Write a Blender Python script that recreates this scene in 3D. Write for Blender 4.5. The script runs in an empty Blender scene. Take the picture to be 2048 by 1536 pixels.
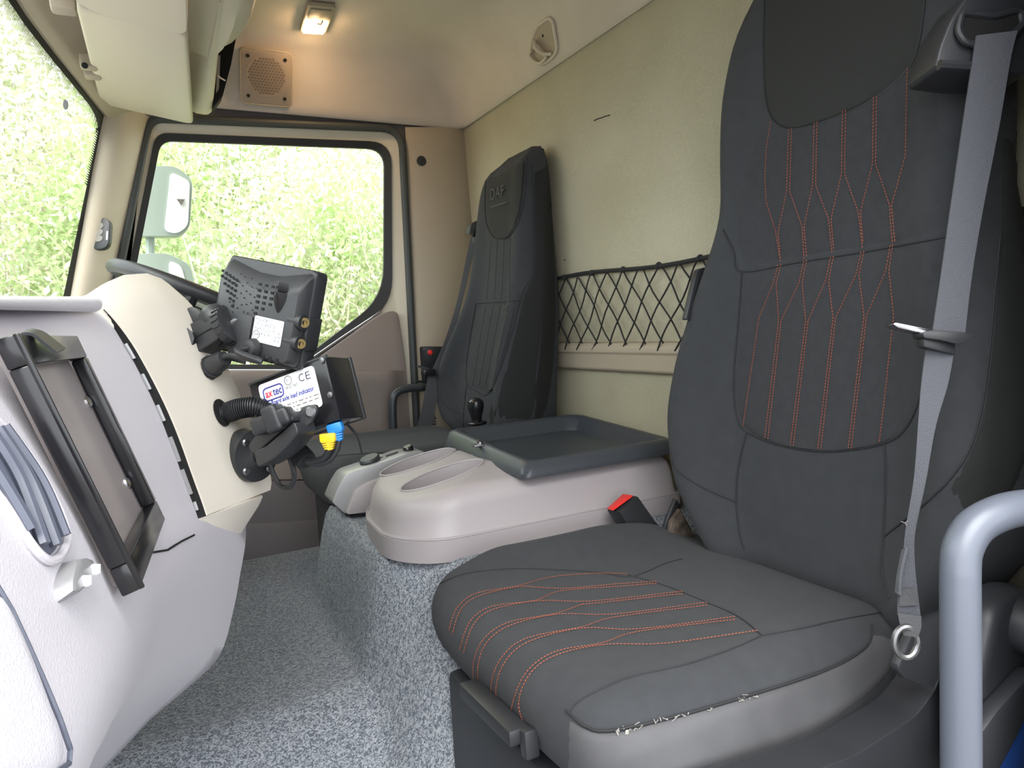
import bpy, bmesh, math, random
import numpy as np
from mathutils import Vector, Matrix
from mathutils.bvhtree import BVHTree

sc = bpy.context.scene
COL = sc.collection
random.seed(7)
RNG = np.random.default_rng(11)

# ------------------------------------------------------------------ camera
# x = towards the rear of the cab, y = across the cab (away from the open door), z = up
CAM = np.array([0.0, 0.0, 0.88])
FPX = 1394.02                      # focal length for the 2048 px wide frame
VPY, VPX, PC = np.array([290., 690.]), np.array([3700., 500.]), np.array([1024., 768.])
def _cd(v):
    q = np.array([v[0]-PC[0], -(v[1]-PC[1]), FPX]); return q/np.linalg.norm(q)
_ya = _cd(VPY); _xa = _cd(VPX); _xa = _xa-_ya*(_xa@_ya); _xa /= np.linalg.norm(_xa); _za = -np.cross(_xa, _ya)
_M = np.array([_xa, _ya, _za])
RT, UP, FW = _M[:, 0], _M[:, 1], _M[:, 2]
cam = bpy.data.objects.new('camera', bpy.data.cameras.new('camera'))
COL.objects.link(cam)
cam.matrix_world = Matrix(((RT[0], UP[0], -FW[0], CAM[0]), (RT[1], UP[1], -FW[1], CAM[1]), (RT[2], UP[2], -FW[2], CAM[2]), (0, 0, 0, 1)))
cam.data.sensor_width = 36; cam.data.lens = FPX/2048*36; cam.data.clip_start = 0.02; cam.data.clip_end = 200
sc.camera = cam

# ------------------------------------------------------------------ light
w = bpy.data.worlds.new('sky'); sc.world = w; w.use_nodes = True
bg = w.node_tree.nodes['Background']
bg.inputs[0].default_value = (0.93, 0.96, 1.0, 1); bg.inputs[1].default_value = 1.0
sun = bpy.data.objects.new('sun', bpy.data.lights.new('sun', 'SUN')); COL.objects.link(sun)
sun.data.energy = 1.4; sun.data.angle = math.radians(50); sun.data.color = (1, 0.97, 0.9)
sun.rotation_euler = Vector((0.28, 0.50, -0.82)).to_track_quat('-Z', 'Y').to_euler()
sc.view_settings.view_transform = 'Standard'; sc.view_settings.look = 'None'
sc.view_settings.gamma = 1.0; sc.view_settings.use_curve_mapping = False
sc.view_settings.exposure = 2.15
sc.cycles.max_bounces = 10; sc.cycles.diffuse_bounces = 6; sc.cycles.transparent_max_bounces = 16

# ------------------------------------------------------------------ pixel -> place
def ray(u, v): return FW+RT*(u-1024)/FPX+UP*(768-v)/FPX
def P(u, v, x=None, y=None, z=None, d=None):
    r = ray(u, v)
    if d is not None: t = d
    elif x is not None: t = (x-CAM[0])/r[0]
    elif y is not None: t = (y-CAM[1])/r[1]
    else: t = (z-CAM[2])/r[2]
    return Vector(CAM+r*t)
def PL(pts, **k): return [P(u, v, **k) for u, v in pts]
class Surf:
    """a finished mesh that pixels can be dropped onto"""
    def __init__(s, verts, faces): s.t = BVHTree.FromPolygons([Vector(v) for v in verts], faces)
    def hit(s, u, v, off=0.0):
        r = Vector(ray(u, v)).normalized(); o = Vector(CAM)
        h, n, i, dd = s.t.ray_cast(o, r)
        if h is None:
            best = None
            for k in range(30):
                q = o+r*(0.4+k*0.07); l, n2, i2, d2 = s.t.find_nearest(q)
                if best is None or d2 < best[2]: best = (l, n2, d2)
            h, n = best[0], best[1]
        if n.dot(r) > 0: n = -n
        return h+n*off
    def line(s, pts, off=0.0, step=None):
        return [s.hit(u, v, off) for u, v in (resample(pts, step) if step else pts)]

# ------------------------------------------------------------------ curves
def resample(pts, step):
    pts = [np.array(p, float) for p in pts]; out = [pts[0]]
    for a, b in zip(pts, pts[1:]):
        n = max(1, int(np.linalg.norm(b-a)/step+.5))
        out += [a+(b-a)*(i+1)/n for i in range(n)]
    return [tuple(p) for p in out]
def spline(pts, n=8, closed=False):
    p = [np.array(q, float) for q in pts]; N = len(p); out = []
    rng = range(N) if closed else range(N-1)
    for i in rng:
        if closed: a, b, c, d = p[(i-1) % N], p[i], p[(i+1) % N], p[(i+2) % N]
        else: a, b, c, d = p[max(i-1, 0)], p[i], p[i+1], p[min(i+2, N-1)]
        for k in range(n):
            t = k/n
            out.append(.5*((2*b)+(c-a)*t+(2*a-5*b+4*c-d)*t*t+(3*b-a-3*c+d)*t**3))
    if not closed: out.append(p[-1])
    return [tuple(q) for q in out]
def even(pts, n, closed=False):
    """n points evenly along a polyline"""
    p = [np.array(q, float) for q in pts]
    if closed: p = p+[p[0]]
    L = [0]
    for a, b in zip(p, p[1:]): L.append(L[-1]+np.linalg.norm(b-a))
    tot = L[-1]; out = []; j = 0
    for i in range(n):
        s = tot*i/(n if closed else n-1)
        while j < len(p)-2 and L[j+1] < s: j += 1
        f = (s-L[j])/max(L[j+1]-L[j], 1e-9); out.append(p[j]+(p[j+1]-p[j])*min(f, 1))
    return [tuple(q) for q in out]
def rounded(poly, rad, n=5):
    """round the corners of a closed 2-D or 3-D polygon; rad a number or a list"""
    p = [np.array(q, float) for q in poly]; N = len(p); out = []
    for i in range(N):
        a, b, c = p[i-1], p[i], p[(i+1) % N]; r = rad[i] if isinstance(rad, (list, tuple)) else rad
        la, lc = np.linalg.norm(a-b), np.linalg.norm(c-b); r = min(r, la*.49, lc*.49)
        s, e = b+(a-b)/la*r, b+(c-b)/lc*r
        for k in range(n+1):
            t = k/n; out.append((1-t)**2*s+2*t*(1-t)*b+t*t*e)
    return [tuple(q) for q in out]
def sm(a, b, x):
    t = min(1, max(0, (x-a)/(b-a))); return t*t*(3-2*t)
def lerp(xs, ys, x): return float(np.interp(x, xs, ys))

# ------------------------------------------------------------------ mesh pieces: each returns (verts, faces)
def join(*ms):
    V, Fc = [], []
    for v, f in ms:
        o = len(V); V += [Vector(q) for q in v]; Fc += [[i+o for i in g] for g in f]
    return V, Fc
def loft(rings, closed=True, cap0=False, cap1=False):
    n = len(rings[0]); V = [Vector(q) for r in rings for q in r]; Fc = []
    for i in range(len(rings)-1):
        for j in range(n if closed else n-1):
            k = (j+1) % n; Fc.append([i*n+j, i*n+k, (i+1)*n+k, (i+1)*n+j])
    if cap0: Fc.append(list(range(n))[::-1])
    if cap1: Fc.append([(len(rings)-1)*n+j for j in range(n)])
    return V, Fc
def _frames(pts, closed=False):
    p = [Vector(q) for q in pts]; N = len(p); T = []
    for i in range(N):
        a = p[i-1] if (i > 0 or closed) else p[i]; b = p[(i+1) % N] if (i < N-1 or closed) else p[i]
        T.append((b-a).normalized())
    u = T[0].cross(Vector((0, 0, 1)))
    if u.length < .1: u = T[0].cross(Vector((0, 1, 0)))
    u.normalize(); out = []
    for t in T:
        u = (u-t*u.dot(t)).normalized(); out.append((u, t.cross(u)))
    return p, out
def tube(pts, r, seg=10, closed=False, cap=True):
    p, fr = _frames(pts, closed); rings = []
    for i, (q, (a, b)) in enumerate(zip(p, fr)):
        rr = r[i] if isinstance(r, (list, tuple)) else r
        rings.append([q+a*math.cos(2*math.pi*k/seg)*rr+b*math.sin(2*math.pi*k/seg)*rr for k in range(seg)])
    if closed: rings.append(rings[0])
    return loft(rings, True, cap and not closed, cap and not closed)
def ribbon(L, R, th=.0015, n=None):
    """a strap between two edge lines"""
    L = [Vector(q) for q in L]; R = [Vector(q) for q in R]; rings = []
    for i in range(len(L)):
        t = (L[min(i+1, len(L)-1)]-L[max(i-1, 0)]).normalized(); nn = t.cross(R[i]-L[i]).normalized()*th
        rings.append([L[i]+nn, R[i]+nn, R[i]-nn, L[i]-nn])
    return loft(rings, True, True, True)
def prism(poly, vec):
    p = [Vector(q) for q in poly]; vec = Vector(vec); n = len(p)
    V = p+[q+vec for q in p]
    Fc = [list(range(n))[::-1], [n+i for i in range(n)]]+[[i, (i+1) % n, n+(i+1) % n, n+i] for i in range(n)]
    return V, Fc
def lathe(prof, seg=24, o=(0, 0, 0), ax=(0, 0, 1)):
    ax = Vector(ax).normalized(); u = ax.cross(Vector((0.3, 1, 0.2))).normalized(); w_ = ax.cross(u); o = Vector(o)
    rings = [[o+ax*h+(u*math.cos(2*math.pi*k/seg)+w_*math.sin(2*math.pi*k/seg))*max(r, 1e-5) for k in range(seg)] for r, h in prof]
    return loft(rings, True, True, True)
def box(c, s, ax=None):
    c = Vector(c); e = ax or (Vector((1, 0, 0)), Vector((0, 1, 0)), Vector((0, 0, 1)))
    V = [c+e[0]*(i*s[0]/2)+e[1]*(j*s[1]/2)+e[2]*(k*s[2]/2) for i in (-1, 1) for j in (-1, 1) for k in (-1, 1)]
    return V, [[0, 1, 3, 2], [4, 6, 7, 5], [0, 4, 5, 1], [2, 3, 7, 6], [0, 2, 6, 4], [1, 5, 7, 3]]
def sphere(c, r, seg=16, rings=10):
    return lathe([(r*math.sin(math.pi*i/rings), -r*math.cos(math.pi*i/rings)) for i in range(rings+1)], seg, c)
def grid(fn, nu, nv):
    V = [Vector(fn(i/nu, j/nv)) for i in range(nu+1) for j in range(nv+1)]
    return V, [[i*(nv+1)+j, (i+1)*(nv+1)+j, (i+1)*(nv+1)+j+1, i*(nv+1)+j+1] for i in range(nu) for j in range(nv)]
def plate(outer, inner, vec):
    """ring-shaped plate between two loops of equal length"""
    vec = Vector(vec); o = [Vector(q) for q in outer]; i = [Vector(q) for q in inner]
    return loft([i, o, [q+vec for q in o], [q+vec for q in i], i], True)
def thick(m, vec):
    """give an open sheet a thickness"""
    V, Fc = m; vec = Vector(vec); n = len(V); V2 = list(V)+[Vector(v)+vec for v in V]
    F2 = [list(f) for f in Fc]+[[i+n for i in f][::-1] for f in Fc]
    cnt = {}
    for f in Fc:
        for a, b in zip(f, f[1:]+f[:1]): cnt.setdefault((min(a, b), max(a, b)), []).append((a, b))
    for k, e in cnt.items():
        if len(e) == 1: a, b = e[0]; F2.append([b, a, a+n, b+n])
    return V2, F2
class Fr:
    """local frame: ex right, ey up, ez towards the viewer"""
    def __init__(s, o, ex, ey):
        s.o = Vector(o); s.x = Vector(ex).normalized(); ey = Vector(ey); s.z = s.x.cross(ey).normalized(); s.y = s.z.cross(s.x)
    def __call__(s, a, b, c=0): return s.o+s.x*a+s.y*b+s.z*c
    def ax(s): return (s.x, s.y, s.z)
    def box(s, c, size): return box(s(*c), size, s.ax())
    def prism(s, poly, z0, z1): return prism([s(a, b, z0) for a, b in poly], s.z*(z1-z0))

# ------------------------------------------------------------------ objects
WL = {}
def obj(name, m, mat, parent=None, bevel=0, seg=2, smooth=35, flat=False, label=None, kind=None):
    V, Fc = m
    V = [Vector(v) for v in V]
    lo = Vector([min(v[i] for v in V) for i in range(3)]); hi = Vector([max(v[i] for v in V) for i in range(3)])
    c = (lo+hi)/2
    if parent is None: c.z = lo.z
    me = bpy.data.meshes.new(name)
    me.from_pydata([tuple(v-c) for v in V], [], Fc); me.validate()
    bm = bmesh.new(); bm.from_mesh(me)
    bmesh.ops.remove_doubles(bm, verts=bm.verts, dist=1e-6)
    bmesh.ops.recalc_face_normals(bm, faces=bm.faces)
    if bevel:
        es = [e for e in bm.edges if len(e.link_faces) == 2 and e.calc_face_angle(0) > math.radians(28)]
        bmesh.ops.bevel(bm, geom=es, offset=bevel, segments=seg, profile=.5, affect='EDGES', clamp_overlap=True)
    bm.to_mesh(me); bm.free()
    if not flat:
        me.polygons.foreach_set('use_smooth', [True]*len(me.polygons)); me.set_sharp_from_angle(angle=math.radians(smooth))
    me.materials.append(mat)
    o = bpy.data.objects.new(name, me); COL.objects.link(o)
    if parent is not None:
        o.parent = parent; o.location = c-WL[parent.name]
    else: o.location = c
    WL[o.name] = c
    if label: o['label'] = label
    if kind: o['kind'] = kind
    return o
def tag(o, label=None, cat=None, group=None, kind=None):
    if label: o['label'] = label
    if cat: o['category'] = cat
    if group: o['group'] = group
    if kind: o['kind'] = kind
    return o
def thing(name, loc, label=None, cat=None, group=None, kind=None):
    o = bpy.data.objects.new(name, None); COL.objects.link(o); o.location = loc; o.empty_display_size = .05
    WL[o.name] = Vector(loc)
    return tag(o, label, cat, group, kind)
def text(name, s, size, fr, a, b, c, mat, parent, align='LEFT', sx=1.0, shear=0, bold=0, label=None, fit=None):
    cu = bpy.data.curves.new(name, 'FONT'); cu.body = s; cu.size = size; cu.align_x = align; cu.shear = shear; cu.offset = bold; cu.resolution_u = 3
    t = bpy.data.objects.new(name, cu); COL.objects.link(t); bpy.context.view_layer.update()
    me = bpy.data.meshes.new_from_object(t.evaluated_get(bpy.context.evaluated_depsgraph_get()))
    if fit: xs = [v.co.x for v in me.vertices]; sx = fit/(max(xs)-min(xs)); a -= min(xs)*sx
    V = [fr(a+v.co.x*sx, b+v.co.y, c) for v in me.vertices]; Fc = [list(p.vertices) for p in me.polygons]
    bpy.data.objects.remove(t); bpy.data.curves.remove(cu); bpy.data.meshes.remove(me)
    return obj(name, (V, Fc), mat, parent, flat=True, label=label)
def boolean(m, cutters):
    """subtract closed pieces from a closed piece; returns (verts, faces)"""
    def tmp(mm):
        me = bpy.data.meshes.new('tmp'); me.from_pydata([tuple(v) for v in mm[0]], [], mm[1]); me.validate()
        b = bmesh.new(); b.from_mesh(me); bmesh.ops.recalc_face_normals(b, faces=b.faces); b.to_mesh(me); b.free()
        o = bpy.data.objects.new('tmp', me); COL.objects.link(o); return o
    a = tmp(m); cs = [tmp(c) for c in cutters]
    for c in cs:
        md = a.modifiers.new('b', 'BOOLEAN'); md.operation = 'DIFFERENCE'; md.object = c; md.solver = 'EXACT'
    bpy.context.view_layer.update()
    me = bpy.data.meshes.new_from_object(a.evaluated_get(bpy.context.evaluated_depsgraph_get()))
    res = [v.co.copy() for v in me.vertices], [list(p.vertices) for p in me.polygons]
    for o in [a]+cs: bpy.data.objects.remove(o)
    return res

# ------------------------------------------------------------------ materials
def lin(c):
    out = []
    for v in c[:3]:
        v /= 255; out.append(v/12.92 if v <= .04045 else ((v+.055)/1.055)**2.4)
    return tuple(out)+(1,)
def mat(name, col, rough=.5, metal=0, bump=None, var=None, spec=.5, sheen=0, emit=None, coat=0):
    m = bpy.data.materials.new(name); m.use_nodes = True; nt = m.node_tree; N = nt.nodes; L = nt.links
    b = N['Principled BSDF']; b.inputs['Base Color'].default_value = lin(col); b.inputs['Roughness'].default_value = rough
    b.inputs['Metallic'].default_value = metal; b.inputs['Specular IOR Level'].default_value = spec
    if sheen: b.inputs['Sheen Weight'].default_value = sheen; b.inputs['Sheen Roughness'].default_value = .5
    if coat: b.inputs['Coat Weight'].default_value = coat
    if emit: b.inputs['Emission Color'].default_value = lin(emit[0]); b.inputs['Emission Strength'].default_value = emit[1]
    tc = N.new('ShaderNodeTexCoord')
    if var:   # (scale, second colour, detail)
        n = N.new('ShaderNodeTexNoise'); n.inputs['Scale'].default_value = var[0]; n.inputs['Detail'].default_value = var[2] if len(var) > 2 else 3
        L.new(tc.outputs['Object'], n.inputs['Vector'])
        r = N.new('ShaderNodeValToRGB'); r.color_ramp.elements[0].position = .35; r.color_ramp.elements[1].position = .65
        r.color_ramp.elements[0].color = lin(col); r.color_ramp.elements[1].color = lin(var[1])
        L.new(n.outputs['Fac'], r.inputs['Fac']); L.new(r.outputs['Color'], b.inputs['Base Color'])
    if bump:  # (scale, strength, kind)
        kind = bump[2] if len(bump) > 2 else 'noise'
        if kind == 'noise':
            t = N.new('ShaderNodeTexNoise'); t.inputs['Scale'].default_value = bump[0]; t.inputs['Detail'].default_value = 2; o = t.outputs['Fac']
        elif kind == 'voronoi':
            t = N.new('ShaderNodeTexVoronoi'); t.inputs['Scale'].default_value = bump[0]; o = t.outputs['Distance']
        else:
            t = N.new('ShaderNodeTexWave'); t.inputs['Scale'].default_value = bump[0]; t.bands_direction = 'Z'; t.inputs['Distortion'].default_value = 0; o = t.outputs['Fac']
        L.new(tc.outputs['Object'], t.inputs['Vector'])
        bp = N.new('ShaderNodeBump'); bp.inputs['Strength'].default_value = bump[1]; bp.inputs['Distance'].default_value = .002
        L.new(o, bp.inputs['Height']); L.new(bp.outputs['Normal'], b.inputs['Normal'])
    return m
M = {}
M['beige'] = mat('beige_plastic', (200, 190, 174), .5, bump=(900, .12))
M['pillar'] = mat('pillar_plastic', (196, 186, 168), .5, bump=(900, .1))
M['bpillar'] = mat('taupe_plastic', (164, 152, 134), .55, bump=(900, .1))
M['white'] = mat('pale_trim_plastic', (226, 218, 206), .45, bump=(700, .1))
M['dash'] = mat('pale_grey_plastic', (196, 192, 198), .5, bump=(600, .2))
M['dash2'] = mat('light_grey_plastic', (205, 202, 208), .5, bump=(600, .25))
M['console'] = mat('warm_grey_plastic', (158, 151, 153), .42, bump=(900, .08))
M['doorpanel'] = mat('taupe_door_plastic', (138, 126, 120), .5, bump=(800, .15))
M['doordark'] = mat('dark_taupe_plastic', (96, 90, 92), .55, bump=(800, .15))
M['metalwhite'] = mat('painted_cream', (214, 206, 186), .35)
M['black'] = mat('black_plastic', (40, 41, 44), .42, bump=(900, .08))
M['blackgloss'] = mat('gloss_black_plastic', (26, 26, 29), .22)
M['charcoal'] = mat('charcoal_plastic', (42, 43, 47), .45, bump=(900, .1))
M['tray'] = mat('slate_plastic', (58, 62, 68), .38, bump=(1100, .1))
M['rubber'] = mat('black_rubber', (38, 39, 41), .6)
M['seal'] = mat('grey_rubber', (62, 66, 66), .6)
M['silverpod'] = mat('silver_grey_plastic', (150, 150, 152), .32, metal=.25)
M['chrome'] = mat('chrome', (200, 200, 205), .15, metal=1)
M['screwm'] = mat('screw_steel', (140, 140, 142), .42, metal=1)
M['brass'] = mat('brass', (150, 132, 92), .35, metal=1)
M['rail'] = mat('painted_rail', (88, 93, 104), .38, metal=.1, bump=(1200, .05))
M['railblack'] = mat('black_rail', (52, 56, 60), .35)
M['fabric'] = mat('charcoal_fabric', (50, 52, 56), .9, sheen=.03, bump=(1500, .5), var=(40, (46, 48, 52)))
M['fabric2'] = mat('dark_fabric', (51, 52, 56), .9, sheen=.03, bump=(420, .45, 'wave'), var=(60, (47, 48, 52)))
M['fabrichead'] = mat('headrest_fabric', (38, 39, 39), .9, sheen=.02, bump=(1500, .4))
M['fabricshade'] = mat('shaded_side_fabric', (27, 28, 28), .9, bump=(1500, .4))  # darkened copy of the seat fabric, shade put into its colour
M['fabricside'] = mat('smooth_side_fabric', (80, 80, 83), .75, sheen=.03, bump=(1200, .2), var=(9, (68, 68, 71)))
M['seam'] = mat('seam_thread', (34, 34, 37), .8)
M['orange'] = mat('orange_thread', (138, 72, 52), .8)
M['fray'] = mat('frayed_white_thread', (150, 147, 142), .9)
M['web'] = mat('grey_webbing', (66, 68, 75), .75, bump=(700, .5), sheen=.1)
M['webdark'] = mat('dark_webbing', (62, 63, 66), .7, bump=(700, .4))
M['red'] = mat('red_plastic', (226, 52, 46), .4)
M['felt'] = mat('headliner_felt', (204, 194, 182), .95, bump=(500, .35), var=(6, (196, 186, 174), 5))
M['net'] = mat('black_cord', (28, 28, 30), .8)
M['whitelabel'] = mat('label_paper', (242, 243, 245), .45)
M['ink'] = mat('label_ink', (74, 76, 92), .6)
M['inkblue'] = mat('label_blue', (60, 62, 150), .6)
M['inkred'] = mat('label_red', (214, 60, 84), .6)
M['blueplug'] = mat('blue_plastic', (30, 122, 200), .4)
M['yellowplug'] = mat('yellow_plastic', (236, 196, 30), .4)
M['fobgrey'] = mat('fob_grey', (120, 116, 110), .5)
M['bluepaint'] = mat('blue_paint', (28, 62, 124), .4, bump=(30, .2))
M['mirrorhouse'] = mat('mirror_housing', (160, 172, 164), .35)
M['mirrorglass'] = mat('mirror_glass', (235, 238, 240), .04, metal=1)
M['vent'] = mat('blue_grey_plastic', (86, 90, 104), .4)
M['sheet'] = mat('grey_backing_board', (150, 142, 142), .25, var=(5, (138, 130, 130)))
M['dark'] = mat('dark_void', (14, 14, 15), .9)
M['grill'] = mat('speaker_grille', (150, 136, 122), .6)
M['grillin'] = mat('speaker_cloth', (112, 98, 84), .8)
M['lamp'] = mat('lamp_lens', (255, 214, 160), .3, emit=((255, 214, 160), 14))
M['trunk'] = mat('twig_bark', (206, 198, 182), .9)
M['rust'] = mat('worn_metal', (110, 98, 88), .6, metal=.4, var=(60, (60, 52, 46)))
def glass(name, tint=(1, 1, 1, 1), gl=.06):
    m = bpy.data.materials.new(name); m.use_nodes = True; nt = m.node_tree; N = nt.nodes; L = nt.links
    N.remove(N['Principled BSDF']); o = N['Material Output']
    t = N.new('ShaderNodeBsdfTransparent'); t.inputs[0].default_value = tint
    g = N.new('ShaderNodeBsdfGlossy'); g.inputs['Roughness'].default_value = .02
    lw0 = N.new('ShaderNodeLayerWeight'); lw0.inputs['Blend'].default_value = .2; lw = N.new('ShaderNodeMath'); lw.operation = 'MULTIPLY'; lw.inputs[1].default_value = .12; L.new(lw0.outputs['Facing'], lw.inputs[0])
    mx = N.new('ShaderNodeMixShader'); L.new(lw.outputs[0], mx.inputs[0]); L.new(t.outputs[0], mx.inputs[1]); L.new(g.outputs[0], mx.inputs[2])
    L.new(mx.outputs[0], o.inputs[0]); return m
M['glass'] = glass('window_glass', (.97, .99, .97, 1))
def leafmat(name, c1, c2):
    m = mat(name, c1, .6, var=(3.5, c2, 4)); nt = m.node_tree; b = nt.nodes['Principled BSDF']
    tr = nt.nodes.new('ShaderNodeBsdfTranslucent'); mx = nt.nodes.new('ShaderNodeMixShader'); mx.inputs[0].default_value = .35
    src = b.inputs['Base Color'].links[0].from_socket; nt.links.new(src, tr.inputs['Color'])
    nt.links.new(b.outputs[0], mx.inputs[1]); nt.links.new(tr.outputs[0], mx.inputs[2]); nt.links.new(mx.outputs[0], nt.nodes['Material Output'].inputs[0])
    return m
M['leaf'] = leafmat('fresh_leaf', (184, 206, 146), (212, 222, 188))
M['leaf2'] = leafmat('pale_leaf', (206, 212, 184), (226, 226, 212))
M['grassm'] = leafmat('dry_grass', (200, 214, 156), (226, 222, 196))
M['soil'] = mat('bank_soil', (150, 160, 104), .95, var=(2.5, (190, 184, 140), 6))

def rearfelt():
    m = mat('rear_wall_felt', (172, 168, 142), .95, bump=(420, .4)); nt = m.node_tree; N = nt.nodes; L = nt.links; b = N['Principled BSDF']
    tc = N.new('ShaderNodeTexCoord')
    def noise(s, d, p0, p1, c0, c1):
        n = N.new('ShaderNodeTexNoise'); n.inputs['Scale'].default_value = s; n.inputs['Detail'].default_value = d; L.new(tc.outputs['Object'], n.inputs['Vector'])
        r = N.new('ShaderNodeValToRGB'); r.color_ramp.elements[0].position = p0; r.color_ramp.elements[1].position = p1
        r.color_ramp.elements[0].color = c0; r.color_ramp.elements[1].color = c1; L.new(n.outputs['Fac'], r.inputs['Fac']); return r.outputs[0]
    a = noise(2.2, 5, .3, .7, lin((162, 156, 132)), lin((184, 178, 156)))
    s = noise(260, 2, .3, .7, (.86, .86, .86, 1), (1, 1, 1, 1))
    mx = N.new('ShaderNodeMix'); mx.data_type = 'RGBA'; mx.blend_type = 'MULTIPLY'; mx.inputs[0].default_value = 1
    L.new(a, mx.inputs[6]); L.new(s, mx.inputs[7]); L.new(mx.outputs[2], b.inputs['Base Color']); return m
M['rearfelt'] = rearfelt()
def carpet():
    m = mat('worm_pattern_matting', (120, 126, 132), .8); nt = m.node_tree; N = nt.nodes; L = nt.links; b = N['Principled BSDF']
    tc = N.new('ShaderNodeTexCoord'); mp = N.new('ShaderNodeMapping'); mp.inputs['Scale'].default_value = (1, 1.7, 1); L.new(tc.outputs['Object'], mp.inputs[0])
    n = N.new('ShaderNodeTexNoise'); n.inputs['Scale'].default_value = 165; n.inputs['Detail'].default_value = 1; n.inputs['Distortion'].default_value = 1.6; L.new(mp.outputs[0], n.inputs['Vector'])
    r = N.new('ShaderNodeValToRGB'); r.color_ramp.elements[0].position = .42; r.color_ramp.elements[1].position = .58
    r.color_ramp.elements[0].color = lin((84, 90, 100)); r.color_ramp.elements[1].color = lin((155, 160, 166))
    L.new(n.outputs['Fac'], r.inputs[0]); L.new(r.outputs[0], b.inputs['Base Color'])
    bp = N.new('ShaderNodeBump'); bp.inputs['Strength'].default_value = .6; bp.inputs['Distance'].default_value = .002
    L.new(r.outputs[0], bp.inputs['Height']); L.new(bp.outputs[0], b.inputs['Normal']); return m
M['carpet'] = carpet()
# ================================================================== THE CAB SHELL
XR, YD, YN = 1.06, 2.30, 0.28          # rear wall, far (driver) side, near side
# ---- floor with the engine tunnel
def floor_z(x, y):
    base = .20*sm(1.04, 1.33, y)
    nr = sm(1.36, 1.05, y); hump = .445*sm(.275-.05*nr, .385+.20*nr, x)*sm(.93, 1.18, y)*(1-sm(1.78, 1.95, y))
    f = math.log(math.exp(base*40)+math.exp(hump*40)-1+1e-9)/40 if hump > 0 else base
    return min(max(f, base), .452)
FLOOR = grid(lambda a, b: (-.42+a*1.5, YN+b*(YD-YN), floor_z(-.42+a*1.5, YN+b*(YD-YN))), 110, 130)
fl = obj('floor', thick(FLOOR, (0, 0, -.03)), M['carpet'], smooth=60); tag(fl, 'grey worm-patterned rubber matting over floor and engine tunnel', kind='structure')
S_floor = Surf(*FLOOR)
# ---- rear wall, bulged a little like stretched felt
def rear(a, b):
    y = YN+b*(YD+.04-YN); z = a*1.60
    return (XR+.012*math.sin(y*3.1)*sm(1.58, 1.2, z)*sm(.8, 1.0, z), y, z)
o = obj('wall_rear', thick(grid(rear, 24, 30), (.03, 0, 0)), M['rearfelt']); tag(o, 'rear cab wall in stained greenish beige felt', kind='structure')
S_rw = Surf(*grid(rear, 24, 30)); wr = o
for u_, v_, l_ in ((1196, 238, 9), (1208, 234, 12), (1218, 231, 5), (1190, 241, 3), (1130, 520, 3)):
    a_ = S_rw.hit(u_-l_/2, v_+l_*.2, .001); b_ = S_rw.hit(u_+l_/2, v_-l_*.2, .001); obj('scuff_mark', tube([a_, b_], .0012, 5), M['dark'], wr)
# ---- moulded rail on the rear wall
zt, zb = .818, .748
prof = [(0, zt+.004), (-.022, zt+.002), (-.03, zt-.008), (-.031, zt-.022), (-.026, zt-.026), (-.026, zb+.006), (-.02, zb), (0, zb)]
o = obj('trim_1', loft([[(XR+.002+px, y, pz) for px, pz in prof] for y in (YN+.05, YD-.07)], True, True, True), M['bpillar'], bevel=.003)
tag(o, 'beige plastic rail along the rear wall below the net', kind='structure')
# ---- headliner
X0 = -.10
def rr(inset, z, r):
    x0, x1, y0, y1 = X0+inset*.3, XR+.004-inset, YN+inset, YD+.004-inset
    return [(a, b, z) for a, b in rounded([(x0, y0), (x1, y0), (x1, y1), (x0, y1)], r, 6)]
rings = [rr(-.004, 1.60, .03), rr(-.002, 1.577, .03), rr(.012, 1.572, .03), rr(.02, 1.578, .035), rr(.028, 1.60, .04), rr(.045, 1.645, .05), rr(.075, 1.70, .06), rr(.11, 1.742, .08), rr(.15, 1.764, .1), rr(.22, 1.775, .12), rr(.40, 1.782, .12)]
CEIL = loft(rings, True, False, True)
o = obj('ceiling', CEIL, M['felt'], smooth=50); tag(o, 'taupe felt headliner with coved edges', kind='structure')
S_ceil = Surf(*CEIL)
o = obj('trim_7', loft([[(a, b, zz) for a, b in rounded([(X0+.02, YN-.06), (XR+.08, YN-.06), (XR+.08, YD+.08), (X0+.02, YD+.08)], .08, 5)] for zz in (1.61, 1.86)], True, False, True), M['metalwhite'])
tag(o, 'outer roof skin of the cab', kind='structure')
# ---- far side: wall around the door opening
def loop(px, rad, y, n=6): return [P(u, v, y=y) for u, v in rounded(px, rad, n)]
SEAL = [(298, 236), (803, 258), (836, 900), (590, 990), (150, 990)]; RS = [30, 42, 20, 10, 10]
GOUT = [(311, 265), (783, 284), (785, 610), (596, 745), (216, 745)]; RG = [26, 44, 55, 20, 10]
GIN = [(322, 281), (769, 298), (768, 594), (592, 729), (234, 729)]; RI = [24, 36, 60, 20, 10]
seal = loop(SEAL, RS, 2.31)
oc = [Vector((-.02, 2.31, 1.60)), Vector((XR+.02, 2.31, 1.60)), Vector((XR+.02, 2.31, -.05)), Vector((.35, 2.31, -.05)), Vector((-.25, 2.31, -.05))]
outer = [c for c in oc for k in range(7)]
V, Fc = plate(outer, seal, (0, .02, 0))
o = obj('wall_right', (V, Fc), M['doordark']); tag(o, 'far side wall of the cab around the door opening', kind='structure')
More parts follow.
